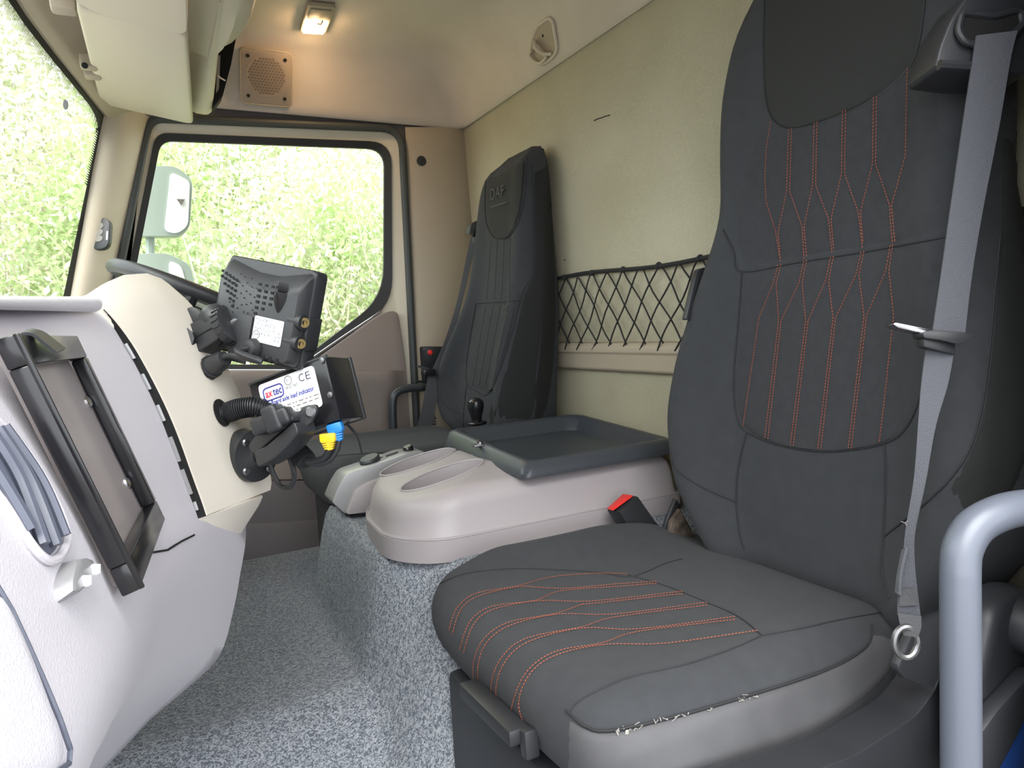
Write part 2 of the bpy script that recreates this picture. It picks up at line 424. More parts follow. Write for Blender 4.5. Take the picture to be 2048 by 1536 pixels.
# ---- driver door
dr = thing('door_1', P(560, 960, y=2.30), 'driver door with cream window frame and taupe lower panel', kind='structure')
obj('door_frame', plate(loop(SEAL, RS, 2.305), loop(GOUT, RG, 2.315), (0, .012, 0)), M['metalwhite'], dr)
obj('rubber_seal', tube(loop(SEAL, RS, 2.296), .0125, 10, True), M['seal'], dr)
obj('window_gasket', plate(loop(GOUT, RG, 2.308), loop(GIN, RI, 2.318), (0, .012, 0)), M['rubber'], dr)
g = loop(GIN, RI, 2.322); obj('window_pane', prism(g, (0, .004, 0)), M['glass'], dr, label='clear side window glass')
obj('sill_strip', tube(PL([(216, 741), (400, 741), (588, 741), (690, 671), (740, 638), (762, 622)], y=2.298), .0035, 8), M['chrome'], dr)
pan = rounded([(180, 748), (592, 748), (690, 678), (760, 628), (796, 618), (812, 720), (818, 800), (826, 960), (420, 985), (170, 985)], [5, 20, 20, 20, 26, 20, 20, 8, 5, 5], 4)
obj('upper_panel', prism(PL(pan, y=2.286), (0, .018, 0)), M['doorpanel'], dr, bevel=.004)
# arm rest ledge swelling out of the panel
def ledge(a, b):
    u = 430+a*383; q0 = P(u, 741, y=2.286); q1 = P(u, 960, y=2.286); f = .045*sm(0, .12, 1-a)*sm(0, .04, a)
    s = [(0, 0), (.0, .9), (.03, 1), (.08, 1), (.2, .82), (.45, .5), (.75, .3), (1, .25)]
    return (q0.x, 2.288-f*lerp([i/7 for i in range(8)], [t[1] for t in s], b), q0.z+(q1.z-q0.z)*lerp([i/7 for i in range(8)], [t[0] for t in s], b))
obj('arm_rest', grid(ledge, 30, 14), M['doorpanel'], dr, smooth=50)
obj('lower_panel', prism(PL(rounded([(300, 962), (835, 962), (842, 1180), (300, 1180)], 6, 3), y=2.272), (0, .03, 0)), M['doordark'], dr, bevel=.004)
obj('kick_moulding', prism(PL([(300, 1056), (620, 1042), (840, 1036), (842, 1180), (300, 1180)], y=2.262), (0, .02, 0)), M['doordark'], dr, bevel=.004)
# ---- rear corner pillar of the door side
def bp(a, b):
    v = 254+b*(1010-254); e0 = (812+.043*(v-300), v); e1 = (924+.10*(v-262)*(1 if v < 500 else .65)+(0 if v < 500 else 8)+14, v)
    u = e0[0]+(e1[0]-e0[0])*a; y = 2.302-.03*math.sin(math.pi*min(1, a*1.05))**.6*sm(0, .04, b+.02)
    return P(u, v, y=y)
o = obj('trim_3', grid(bp, 16, 30), M['bpillar'], smooth=60); tag(o, 'taupe pillar trim behind the driver door', kind='structure'); pillar = o
S_bp = Surf(*grid(bp, 16, 30))
q = S_bp.hit(843, 322, .0); obj('screw_plug', lathe([(.017, -.002), (.017, .003), (.012, .005), (.0, .004)], 20, q, (0, -1, .05)), M['charcoal'], o, label='dark round screw plug')
# ---- A pillar
def ap(a, b):
    e0 = P(lerp([0, .25, .5, .75, 1, 1.1], [206, 190, 170, 150, 130, 112], b*1.1), 200+b*500, y=2.20)
    e1 = P(lerp([0, 1.1], [300, 195], b*1.1), 235+b*470, y=2.298)
    q = e0+(e1-e0)*a; q.y -= .035*math.sin(math.pi*a)**.8; return q
AP = grid(ap, 14, 20); o = obj('trim_2', AP, M['pillar'], smooth=60); tag(o, 'pale windscreen pillar trim beside the driver door', kind='structure')
S_ap = Surf(*AP)
# ---- windscreen
def wx(y): return lerp([.36, .46, .7, 1.0, 1.33, 1.53, 1.59, 1.78, 1.93, 2.2, 2.26], [-.02, -.045, -.11, -.16, -.175, -.149, -.143, -.114, -.089, -.045, -.03], y)
def wpt(y, z, off=0): return (wx(y)-(1.505-z)*.275+off, y, z)
ws = thing('window_1', (wx(1.3), 1.3, .9), 'windscreen with black dotted edge band', kind='structure')
obj('window_pane', thick(grid(lambda a, b: wpt(.40+a*1.82, .88+b*.64), 40, 6), (-.005, 0, 0)), M['glass'], ws)
edge = [(y, 1.505) for y in np.linspace(1.0, 2.05, 24)]+[(2.05+.15*math.sin(t), 1.455+.05*math.cos(t)) for t in np.linspace(.2, 1.57, 8)]+[(2.2+.0*z, z) for z in np.linspace(1.42, .90, 16)]
cen = (1.4, 1.2)
def fr_in(y, z, wdt):
    i = edge.index((y, z)); a = np.array(edge[max(i-1, 0)]); b = np.array(edge[min(i+1, len(edge)-1)]); t = (b-a)/np.linalg.norm(b-a)
    return y+t[1]*wdt, z-t[0]*wdt
band = loft([[wpt(*fr_in(y, z, k), .004) for k in (-.03, .0, .022)] for y, z in edge], False)
obj('edge_band', band, M['rubber'], ws, label='black printed band around the glass')
teeth = []
ee = even([(p[0], p[1]) for p in edge[4:]], 260)
for i in range(len(ee)-1):
    a, b = np.array(ee[i]), np.array(ee[i+1]); t = (b-a)/np.linalg.norm(b-a); n = np.array([t[1], -t[0]])
    if b[1] < 1.30: break
    L = .052; w2 = np.linalg.norm(b-a)*.42
    q = [a+n*.018-t*w2*.9, a+n*.018+t*w2*.9, a+n*L]
    teeth.append(([wpt(k[0], k[1], .0035) for k in q], [[0, 1, 2]]))
obj('edge_teeth', join(*teeth), M['rubber'], ws, flat=True, kind='stuff')
# sticker on the windscreen
c = P(131, 209, x=wx(1.95)-.03)
fr = Fr(c, RT, UP)
obj('sticker', prism([fr(.006*math.cos(t), .012*math.sin(t), 0) for t in np.linspace(0, 2*math.pi, 16, False)], -fr.z*.0015), M['charcoal'], ws, label='small dark oval sticker')
# ---- header trim above the windscreen
def hd(a, b):
    y = .40+a*1.88; s = [(0, 1.500), (.012, 1.492), (.03, 1.498), (.05, 1.515), (.09, 1.54), (.16, 1.60), (.2, 1.62)]
    t = np.linspace(0, 1, 7); return (wx(y)+lerp(t, [k[0] for k in s], b), y, lerp(t, [k[1] for k in s], b))
o = obj('trim_4', grid(hd, 40, 18), M['bpillar'], smooth=50); tag(o, 'grey-beige header trim above the windscreen', kind='structure')
# ---- bulkhead below the windscreen, near side around the open door
o = obj('wall_front', box((-.43, 1.33, .44), (.03, 1.94, .95)), M['dark']); tag(o, 'dark bulkhead behind the dashboard', kind='structure')
oc = [(-.40, 0, 1.60), (XR, 0, 1.60), (XR, 0, -.05), (-.40, 0, -.05)]; ic = [(-.22, 0, 1.52), (.88, 0, 1.52), (.88, 0, .02), (-.22, 0, .02)]
o = obj('wall_left', plate([(a, YN, c) for a, b, c in oc], [(a, YN, c) for a, b, c in ic], (0, -.05, 0)), M['charcoal'], bevel=.006)
tag(o, 'near side door frame of the cab', kind='structure')
o = obj('trim_6', box((.93, .295, .80), (.28, .15, 1.62)), M['charcoal'], bevel=.02, seg=3); tag(o, 'dark door pillar trim at the near right side', kind='structure')
o = obj('trim_5', prism(PL(rounded([(1952, 1580), (1968, 1478), (2006, 1442), (2058, 1432), (2062, 1580)], 8, 3), y=.425), (0, .02, 0)), M['bluepaint'], bevel=.006); tag(o, 'blue painted sill corner behind the grab rail', kind='structure')
# ================================================================== OUTSIDE
def bank(a, b):
    x = -9+a*18; y = 2.9+b*9; z = -1.15+.85*sm(3.0, 5.6, y)+1.6*sm(5.5, 9.5, y)+.08*math.sin(x*1.7+y*2.3)
    return (x, y, z)
GR = grid(bank, 60, 40); o = obj('ground', GR, M['soil'], smooth=80); tag(o, 'grassy bank beside the lorry', kind='structure')
o = obj('ground', ([(-40, -40, -1.17), (40, -40, -1.17), (40, 40, -1.17), (-40, 40, -1.17)], [[0, 1, 2, 3]]), mat('yard_concrete', (112, 110, 105), .9, var=(2, (98, 96, 92)))); tag(o, 'pale concrete yard around the lorry', kind='structure')
def quads(name, P0, A, B, material, parent=None, kind='stuff'):
    """many free quads: centre, half axes"""
    n = len(P0); V = np.empty((n, 4, 3)); V[:, 0] = P0-B; V[:, 1] = P0+A*.9; V[:, 2] = P0+B; V[:, 3] = P0-A*.9
    base = WL[parent.name] if parent is not None else Vector((0, 0, 0))
    V = V.reshape(-1, 3)-np.array(base)
    me = bpy.data.meshes.new(name); me.vertices.add(n*4); me.vertices.foreach_set('co', V.ravel())
    me.loops.add(n*4); me.loops.foreach_set('vertex_index', np.arange(n*4)); me.polygons.add(n)
    me.polygons.foreach_set('loop_start', np.arange(n)*4); me.polygons.foreach_set('loop_total', np.full(n, 4)); me.update(); me.validate()
    me.materials.append(material); o = bpy.data.objects.new(name, me); COL.objects.link(o)
    if parent is not None: o.parent = parent
    WL[o.name] = base
    if kind: o['kind'] = kind
    return o
def rnd_axes(n, s):
    a = RNG.normal(size=(n, 3)); a /= np.linalg.norm(a, axis=1)[:, None]
    b = RNG.normal(size=(n, 3)); b -= a*(a*b).sum(1)[:, None]; b /= np.linalg.norm(b, axis=1)[:, None]
    k = s*(.6+.8*RNG.random((n, 1))); return a*k*.5, b*k
def bush(x, y, z, rx, ry, rz, n, m, leaf, label, cat='bush', name='hedge_bush', twigs=70):
    t = thing(name, (x, y, z), label, cat, 'hedge bushes on the bank')
    nc = 26; cc = RNG.normal(size=(nc, 3)); cc /= np.linalg.norm(cc, axis=1)[:, None]; cc *= (.35+.6*RNG.random((nc, 1)))
    cc = cc*np.array([rx, ry, rz])+np.array([x, y, z+rz*.95])
    k = RNG.integers(0, nc, n); p = cc[k]+RNG.normal(size=(n, 3))*np.array([rx, ry, rz])*.20
    p[:, 2] = np.maximum(p[:, 2], z+.02)
    a, b = rnd_axes(n, leaf); quads('foliage', p, a, b, m, t)
    tw = []
    for i in range(twigs):
        e = cc[RNG.integers(0, nc)]+RNG.normal(size=3)*np.array([rx, ry, rz])*.25; s = np.array([x, y, z])+RNG.normal(size=3)*np.array([rx*.25, ry*.25, 0])
        md = (s+e)/2+RNG.normal(size=3)*.18; mid2 = (md+e)/2+RNG.normal(size=3)*.1
        tw.append(tube([s, md, mid2, e+(e-md)*.3], [.012, .008, .005, .002], 4, cap=False))
    obj('twigs', join(*tw), M['trunk'], t, kind='stuff')
    return t
BL = [(-3.6, 5.6, 1.5, 1.0, 2.0), (-2.2, 5.2, 1.2, .9, 1.7), (-1.1, 5.7, 1.3, .9, 2.0), (-.05, 5.2, 1.0, .8, 1.5), (.95, 5.5, 1.1, .9, 1.7), (1.9, 5.1, 1.0, .8, 1.35), (2.9, 5.6, 1.2, .9, 1.8), (4.0, 5.6, 1.3, 1, 1.9)]
for i, (x, y, rx, ry, rz) in enumerate(BL):
    bush(x, y, bank((x+9)/18, (y-2.9)/9)[2], rx, ry, rz, 20000, M['leaf'] if i % 2 else M['leaf2'], .026,
         ['leafy bush seen low through the windscreen', 'pale bush seen through the windscreen beside the pillar', 'pale bush behind the exterior mirror', 'green bush seen above the monitor', 'pale bush in the middle of the side window', 'fresh green bush by the rear edge of the side window', 'pale bush hidden mostly behind the rear pillar', 'leafy bush beyond the rear pillar'][i])
TL = [(-3.0, 8.2, 2.0, 1.2, 2.6), (-.8, 8.4, 2.0, 1.2, 2.7), (1.4, 8.3, 2.0, 1.2, 2.6), (3.6, 8.4, 2.0, 1.2, 2.6)]
for i, (x, y, rx, ry, rz) in enumerate(TL):
    bush(x, y, bank((x+9)/18, (y-2.9)/9)[2], rx, ry, rz, 22000, M['leaf2'] if i % 2 else M['leaf'], .04,
         ['tall tree top left through the windscreen', 'tall pale tree behind the hedge above the mirror', 'tall tree behind the hedge in the side window', 'tall pale tree behind the hedge at the rear'][i], 'tree', 'hedge_tree', 90)
n = 26000; x = RNG.uniform(-4, 5, n); y = RNG.uniform(3.2, 6.2, n); hgt = RNG.uniform(.08, .26, n)
z = np.array([bank((a+9)/18, (b-2.9)/9)[2] for a, b in zip(x, y)])
ang = RNG.uniform(0, 6.28, n); A = np.stack([np.cos(ang)*.006, np.sin(ang)*.006, 0*ang], 1); B = np.stack([RNG.normal(size=n)*.05, RNG.normal(size=n)*.05, hgt/2], 1)
o = quads('bank_grass', np.stack([x, y, z+hgt/2], 1), A, B, M['grassm']); tag(o, 'long pale grass growing on the bank', 'grass', kind='stuff')
# ---- exterior mirrors outside the driver door
def mirror(name, px, y0, dep, label, gpx, gy, stem=None, sticker=False):
    t = thing(name, P(px[0][0], px[-1][1], y=y0), label, 'mirror', 'exterior mirrors of the driver side')
    pr = rounded(px, 16, 5); q = PL(pr, y=y0); c = sum(q, Vector())/len(q)
    h = loft([[c+(p-c)*.86+Vector((0, dep, 0)) for p in q], [c+(p-c)*.97+Vector((0, dep*.6, 0)) for p in q], q, [c+(p-c)*.98-Vector((0, .01, 0)) for p in q]], True, True, True)
    obj('housing', h, M['mirrorhouse'], t, smooth=50)
    gl = PL(rounded(gpx, 12, 5), y=gy); obj('glass', prism(gl, (0, .004, 0)), M['whitelabel'], t, label='mirror glass painted white like reflected sky')  # plain white surface stands in for the sky reflected in the mirror
    if stem: q = PL(stem, y=y0+.04)
    if stem:
        if len(stem) > 2: q[-1].y = 2.33
        obj('arm', tube(q, .014, 10), M['mirrorhouse'], t)
    if sticker:
        fr = Fr(P(362, 402, y=gy-.004), (1, 0, 0), (0, 0, 1))
        obj('warning_triangle', join(fr.prism([(-.013, .006), (.013, .006), (.0, -.015)], 0, .001)), M['fobgrey'], t, label='small grey triangular mark')
    return t
mirror('wing_mirror', [(268, 332), (352, 332), (386, 360), (380, 455), (362, 474), (262, 474)], 2.62, .10, 'tall exterior mirror seen through the side window', [(341, 343), (380, 362), (376, 452), (354, 468), (328, 462)], 2.605, [(300, 474), (301, 520)], True)
mirror('wide_angle_mirror', [(255, 508), (335, 506), (382, 530), (400, 620), (240, 630)], 2.60, .10, 'lower wide-angle exterior mirror just above the steering wheel', [(337, 520), (362, 530), (382, 600), (340, 600)], 2.585, [(290, 600), (280, 680), (270, 760)])
# ================================================================== DASHBOARD
def patch(surf, Lp, Rp, nu=14, nv=24, off=.004, pil=.6, edge=-.0015):
    """a cushion-like panel laid on a surface between two pixel lines (top to bottom)"""
    Lq, Rq = even(spline(Lp, 6), nv+1), even(spline(Rp, 6), nv+1)
    def fn(a, b):
        j = int(round(b*nv)); l, r = Lq[j], Rq[j]; u = l[0]+(r[0]-l[0])*a; v = l[1]+(r[1]-l[1])*a
        k = (1-abs(2*a-1)**6)*(1-abs(2*b-1)**8)
        return surf.hit(u, v, edge+(off-edge)*k**pil if k > 0 else edge)
    return grid(fn, nu, nv)
ST = {
 1.05: [(310, 590), (345, 624), (376, 676), (404, 736), (432, 800), (456, 868), (474, 935), (488, 1000), (492, 1075), (480, 1150), (468, 1215), (440, 1310), (380, 1372), (300, 1440), (210, 1536), (90, 1640)],
 .88: [(152, 606), (192, 634), (242, 692), (280, 756), (314, 824), (342, 891), (366, 956), (386, 1010), (404, 1050), (395, 1085), (388, 1150), (376, 1220), (350, 1310), (300, 1390), (220, 1470), (130, 1560), (30, 1660)],
 .74: [(0, 622), (58, 654), (118, 722), (172, 806), (216, 890), (252, 968), (284, 1046), (310, 1104), (328, 1160), (318, 1230), (298, 1310), (255, 1400), (170, 1490), (70, 1590), (-40, 1700)],
 .54: [(-220, 625), (-140, 676), (-40, 770), (40, 872), (108, 976), (165, 1076), (212, 1176), (240, 1240), (252, 1300), (240, 1370), (215, 1440), (170, 1520), (90, 1610), (0, 1710), (-110, 1820)],
}
def prof(y):
    q = [P(u, v, y=y) for u, v in ST[y]]
    q = spline(q, 6); top = (wx(y)-.16, y, q[0][2]-.01)
    return q, top
rings = []
NP = 46
def ring(q, top): return [top, (top[0]*.5+q[0][0]*.5, q[0][1], q[0][2]+.002)]+even(q, NP)
q54, t54 = prof(.54); rings.append(ring([(a-.045, .285, c) for a, b, c in q54], (t54[0], .285, t54[2])))
rings.append(ring([(a-.016, .42, c) for a, b, c in q54], (t54[0], .42, t54[2])))
for y in (.54, .74, .88, 1.05): q, t = prof(y); rings.append(ring(q, t))
for y, dx in ((1.07, .015), (1.085, .05), (1.095, .11), (1.10, .16)): rings.append(ring([(a-dx, y, c) for a, b, c in q], (t[0], y, t[2])))
# smooth the stations across the cab
R = np.array([[list(p) for p in r] for r in rings]); ys = R[:, :, 1].mean(1); fine = []
for i in range(len(R)-1):
    for k in range(4 if i < 5 else 1):
        f = k/(4 if i < 5 else 1); fine.append(R[i]*(1-f)+R[i+1]*f)
fine.append(R[-1])
F2 = [f.copy() for f in fine]
for it in range(3):
    G = [f.copy() for f in F2]
    for i in range(1, 20): F2[i] = (G[i-1]+2*G[i]+G[i+1])/4; F2[i][:, 1] = fine[i][:, 1]
DASH = loft([[tuple(p) for p in f] for f in F2], False)
S_dash = Surf(*DASH)
db = thing('dashboard', (-.1, 1.0, .3), 'pale grey moulded dashboard running below the windscreen', 'dashboard')
obj('body', DASH, M['dash'], db, smooth=60)
# driver side of the dashboard, behind the centre stack
dp = [(-.36, .93), (-.10, .935), (-.02, .93), (.0, .90), (-.01, .80), (-.03, .70), (-.06, .58), (-.14, .50), (-.30, .45)]
obj('driver_side', loft([[(a-(.03 if k in (0, 5) else 0)-(.12*sm(1.9, 2.25, y)), y, b) for a, b in dp] for k, y in enumerate((1.09, 1.13, 1.5, 1.9, 2.2, 2.26))], False), M['dash'], db, smooth=50)
# top pad
def pad(a, b):
    u = -160+a*352; v0 = 590+4*a; v = v0+b*(26+4*a); y = .50+a*.37
    q = P(u, v, y=y); q.x += .006*math.sin(math.pi*b)**.5; return q
obj('top_pad', join(grid(pad, 20, 6), loft([[P(-160+a*352, 590+4*a, y=.50+a*.37)+Vector((-.14*k, 0, -.004*k)) for a in np.linspace(0, 1, 21)] for k in (0, .5, 1)], False)), M['dash2'], db, smooth=50)
# pale centre panel
L2 = spline([(172, 590), (215, 622), (262, 680), (300, 745), (335, 815), (362, 880), (385, 945), (405, 1000), (415, 1030)], 6)
L1 = spline([(352, 580), (385, 612), (420, 665), (450, 725), (480, 790), (510, 860), (535, 930), (543, 962), (541, 980)], 6)
L2, L1 = even(L2, 31), even(L1, 31)
TOPU = [0, .2, .42, .66, .85, 1]; TOPP = [(168, 592), (205, 568), (245, 551), (292, 547), (325, 558), (352, 580)]
def cpan(a, b):
    i = int(round(b*30)); f = np.array(L2[i])*(1-a)+np.array(L1[i])*a
    tp = np.array([lerp(TOPU, [p[0] for p in TOPP], a), lerp(TOPU, [p[1] for p in TOPP], a)])
    ad = (tp-(np.array(TOPP[0])*(1-a)+np.array(TOPP[-1])*a))*max(0, 1-b*2.2)**2
    y = .885+.165*a; q = P(f[0]+ad[0], f[1]+ad[1], y=y); return q
cols = []
for a in [0]+list(np.linspace(.0, 1, 13))+[1.0, 1.0]: cols.append([cpan(a, b) for b in np.linspace(0, 1, 31)])
nl = Vector((-.012, .012, 0)); cols[0] = [q+Vector((-.016, .004, -.006)) for q in cols[0]]
cols[-2] = [q+Vector((-.006, .008, 0)) for q in cols[-2]]; cols[-1] = [q+Vector((-.06, .03, 0)) for q in cols[-1]]
CP = loft(cols, False); S_cp = Surf(*CP)
# bottom return of the panel
bot = loft([[c[-1] for c in cols], [c[-1]+Vector((-.02, .01, .0)) for c in cols]], False)
cp = obj('centre_panel', join(CP, bot), M['white'], db, smooth=40, label='cream curved panel carrying the monitor and indicator mounts')
# dark gap with clips beside it
gl = []
for i in range(3, 31):
    wd = lerp([3, 8, 20, 30], [2, 10, 15, 14], i); gl.append([S_dash.hit(L2[i][0]-wd, L2[i][1]+wd*.35, .0)-Vector(FW)*.010, P(L2[i][0]+2, L2[i][1], y=.885)-Vector(FW)*.006])
obj('panel_gap', loft(gl, False), M['dark'], db, label='dark open gap beside the centre panel')
for i, ln in ((8, 2.2), (12, 2.8), (16, 2.6), (20, 3), (24, 3), (28, 1.6)):
    k0, k1 = i-3, min(27, int(i+ln)-3); mid_ = lambda g: g[0]*.62+g[1]*.38-Vector(FW)*.002
    obj('clip', tube([mid_(gl[q]) for q in range(k0, k1+1)], .0024, 6), M['silverpod'], db)
pts = [P(383, 1064, y=.875), P(396, 1036, y=.875), P(424, 1026, y=.90), P(540, 984, y=1.045), P(533, 1003, y=1.05), P(492, 1066, y=1.05), P(480, 1078, y=1.04), P(420, 1084, y=.92)]
pts = [p-Vector(FW)*.022 for p in pts]
obj('lower_trim', prism(pts, Vector((-.05, .04, 0))), M['white'], db, bevel=.004, smooth=40, label='cream trim piece closing the foot of the centre panel')
# seam above the lower panel
obj('seam', tube(S_dash.line([(300, 1106), (335, 1100), (362, 1083), (388, 1070)], .0002, 6), .0012, 6), M['dark'], db)
# vent
vl = [(-40, 840), (-6, 868), (-20, 930), (0, 985), (25, 1040), (60, 1085), (95, 1113)]; vr = [(-40, 838), (0, 868), (45, 918), (85, 990), (112, 1050), (118, 1092), (97, 1113)]
vt = obj('air_vent', patch(S_dash, [(-44, 842), (-30, 900), (0, 970), (30, 1035), (62, 1088), (92, 1112)], [(-30, 838), (18, 885), (62, 945), (100, 1020), (117, 1080), (97, 1113)], 10, 20, .003, .5, .0005), M['vent'], db, label='blue-grey slatted air vent')
for (a, b, c) in (((-34, 880), (20, 970), (66, 1098)), ((-25, 866), (40, 968), (92, 1100)), ((-12, 862), (62, 968), (110, 1080)), ((-44, 930), (0, 1000), (40, 1068))):
    obj('slat', tube(S_dash.line(spline([a, b, c], 8), .006), .0032, 6), M['vent'], vt)
rim = S_dash.line(spline([(-30, 832), (20, 878), (68, 942), (108, 1018), (126, 1078), (112, 1116), (88, 1124), (58, 1098), (24, 1044), (-8, 980), (-40, 910)], 6), .002); obj('vent_rim', tube(rim, .0028, 8), M['dash'], db)
# switch block
sb = obj('switch_block', patch(S_dash, [(124, 1126), (112, 1150), (106, 1180), (114, 1204)], [(132, 1124), (164, 1136), (150, 1176), (118, 1206)], 8, 8, .010, .5, .0), M['silverpod'], db, label='grey rocker switch block')
for u, v in ((131, 1177), (152, 1153)):
    fr = Fr(S_dash.hit(u, v, .0105), RT, UP); obj('switch_mark', fr.box((0, 0, 0), (.0055, .0055, .004)), M['whitelabel'], sb)
# glove box
gs = [(-12, 1172), (20, 1225), (55, 1300), (88, 1375), (115, 1440), (136, 1500), (134, 1528), (110, 1545)]
obj('glovebox_lid', patch(S_dash, [(-60, 1185), (-60, 1300), (-60, 1400), (-60, 1500), (-40, 1570)], [(-14, 1180), (30, 1255), (84, 1372), (128, 1496), (104, 1548)], 10, 16, .004, .5, .0), M['dash2'], db)
obj('seam', tube(S_dash.line(gs, .001, 8), .0014, 6), M['vent'], db)

# ---- document frame screwed to the dash
c = [P(5, 678, y=.54), P(138, 673, y=.74), P(320, 1045, y=.74), P(262, 1182, y=.54)]
ctr = sum(c, Vector())/4; W = ((c[1]-c[0]).length+(c[2]-c[3]).length)/2; H = ((c[0]-c[3]).length+(c[1]-c[2]).length)/2
fr = Fr(ctr, (c[1]-c[0])+(c[2]-c[3]), (c[0]-c[3])+(c[1]-c[2]))
df = thing('document_frame', ctr-Vector((0, 0, H/2)), 'black rectangular document frame fixed to the passenger dashboard', 'frame')
bw = .021; bs_ = .014
for n_, cc, ss in (('top_bar', (0, H/2-bw/2, 0), (W, bw, .012)), ('bottom_bar', (0, -H/2+bw/2, 0), (W, bw, .012)), ('side_bar', (-W/2+bs_/2, 0, 0), (bs_, H-2*bw, .012)), ('side_bar', (W/2-bs_/2, 0, 0), (bs_, H-2*bw, .012))):
    obj(n_, fr.box(cc, ss), M['blackgloss'], df, bevel=.0015)
obj('backing_board', fr.box((0, 0, -.009), (W-.035, H-.01, .006)), M['sheet'], df)
obj('edge_strip', fr.box((-W/2+.0015, 0, .007), (.003, H, .004)), M['blackgloss'], df, bevel=.001)
obj('clip', ribbon(PL(even(spline([(36, 678), (46, 668), (66, 670), (84, 684), (112, 706)], 5), 16), y=.575), PL(even(spline([(44, 668), (60, 660), (84, 664), (104, 678), (130, 698)], 5), 16), y=.60), .001), M['charcoal'], df, smooth=60, label='bent spring clip at the top')
for a, b in ((W/2-bs_-.008, .035), (W/2-bs_-.008, -.045)):
    obj('screw', lathe([(.006, 0), (.006, .002), (.003, .004), (0, .004)], 12, fr(a, b, -.007), fr.z), M['chrome'], df)
# ---- steering wheel
hub = P(374, 592, y=1.90); dirx = Vector((1, 0, -.46)).normalized(); nrm = Vector((0, 1, 0)).cross(dirx).normalized()
if nrm.z < 0: nrm = -nrm
hub = hub+Vector((0.01, 0, .0)); RW = .178
st = thing('steering_wheel', hub-Vector((0, 0, .1)), 'black steering wheel seen edge-on behind the centre panel', 'steering wheel')
rimp = [hub+dirx*math.cos(t)*RW+Vector((0, 1, 0))*math.sin(t)*RW for t in np.linspace(0, 2*math.pi, 56, False)]
obj('rim', tube(rimp, .0165, 12, True), M['black'], st)
obj('hub', lathe([(.0, .01), (.05, .008), (.075, -.005), (.07, -.04), (.04, -.06), (0, -.06)], 24, hub-nrm*.02, nrm), M['black'], st)
for t in (math.pi/2, -math.pi/2, .35, -.35):
    e = hub+dirx*math.cos(t)*RW+Vector((0, 1, 0))*math.sin(t)*RW; h0 = hub-nrm*.025+(e-hub)*.25
    obj('spoke', tube([h0, h0*.5+e*.5-nrm*.006, e], [.016, .013, .012], 8), M['black'], st)
obj('steering_column', tube([hub-nrm*.05, hub-nrm*.16-dirx*.03, Vector((-.05, 1.90, .80))], [.045, .05, .055], 14), M['charcoal'], st)
# ---- alarm fob on the A pillar
q = S_ap.hit(205, 470, .0); e1 = S_ap.hit(197, 500, 0)-S_ap.hit(213, 440, 0)
fr = Fr(q, RT, -e1); fb = obj('alarm_fob', fr.prism(rounded([(-.026, -.044), (.026, -.044), (.026, .044), (-.026, .044)], .026, 8), -.003, .014), M['black'], bevel=.003)
tag(fb, 'small black remote fob stuck on the windscreen pillar', 'remote')
for b in (-.014, .004, .021): obj('button', fr.prism([(.014*math.cos(t)-.004, b+.0095*math.sin(t)) for t in np.linspace(0, 6.283, 18, False)], .012, .0155), M['fobgrey'], fb)
obj('label_strip', fr.box((.021, -.006, .0125), (.004, .024, .004)), M['whitelabel'], fb)
# ================================================================== SEATS
def backrest(z, far, near, x0, bol, xb=1.035, n=37, rows=56, bs=.97):
    zz = np.linspace(z[0], z[-1], rows); rings = []
    ff, nn, xx, bb = [np.array([c[2] for c in [(0, 0, lerp(z, arr, k)) for k in zz]]) for arr in (far, near, x0, bol)]
    def smooth(a):
        for i in range(4): b = a.copy(); b[1:-1] = (a[:-2]+2*a[1:-1]+a[2:])/4; a = b
        return a
    ff, nn, xx, bb = smooth(ff), smooth(nn), smooth(xx), smooth(bb)
    for k, h in enumerate(zz):
        mid, half = (ff[k]+nn[k])/2, (ff[k]-nn[k])/2; tp = sm(0, .05, (zz[-1]-h)); bt = sm(0, .04, h-zz[0])
        r = []
        for t in np.linspace(-1, 1, n):
            a = abs(t); g = math.exp(-((a-.78)/.2)**2); ed = (max(0, a-.84)/.16)**2.2*.06
            x = xx[k]-bb[k]*g+ed+.03*(1-tp)+.02*(1-bt)-.006*math.cos(t*1.5)
            r.append((min(x, xb-.025), mid+half*t, h))
        r += [(xb-.02, mid+half*(bs*.6+.4), h), (xb, mid+half*bs*.96, h), (xb, mid, h), (xb, mid-half*bs*.96, h), (xb-.02, mid-half*(bs*.6+.4), h)]
        rings.append(r)
    return loft(rings, True, True, True)
def cushion(x0, x1, yn, yf, zt, zb, bfar=.05, bnear=.02, nose=.10, rows=44, n=41):
    rings = []; mid, half = (yn+yf)/2, (yf-yn)/2
    for i in range(rows):
        f = i/(rows-1); f = f*f*.6+f*.4 if f < .9 else f; x = x0+(x1-x0)*(i/(rows-1))**1.25
        k = max(0, (x0+nose-x)/nose); hs = (1-k**2.6)**.45 if k < 1 else 0.0; hw = half*(1-.16*k**2.5)
        top = zt-.012*math.sin(min(1, (x-x0)/(x1-x0))*math.pi)-.03*sm(x1-.12, x1, x); r = []
        for t in np.linspace(-1, 1, n):
            a = abs(t); sh = (1-a**7)**.42 if a < 1 else 0
            bl = (bfar if t > 0 else bnear)*math.exp(-((a-.82)/.2)**2)*sm(x0, x0+.18, x)*sm(x1+.05, x1-.25, x)
            z = zb+(top+bl-zb)*hs*sh*1.0; lo_ = 1-(z-zb)/(zt-zb); r.append((x-(.012*(1-a**4))*min(k, 1)+.042*min(1, k*1.6)*max(0, lo_)**1.3, mid+hw*t, z))
        xo = x+.042*min(1, k*1.6); r += [(xo, mid+hw*.9, zb-.01), (xo, mid-hw*.9, zb-.01)]
        rings.append(r)
    return loft(rings, True, True, True)
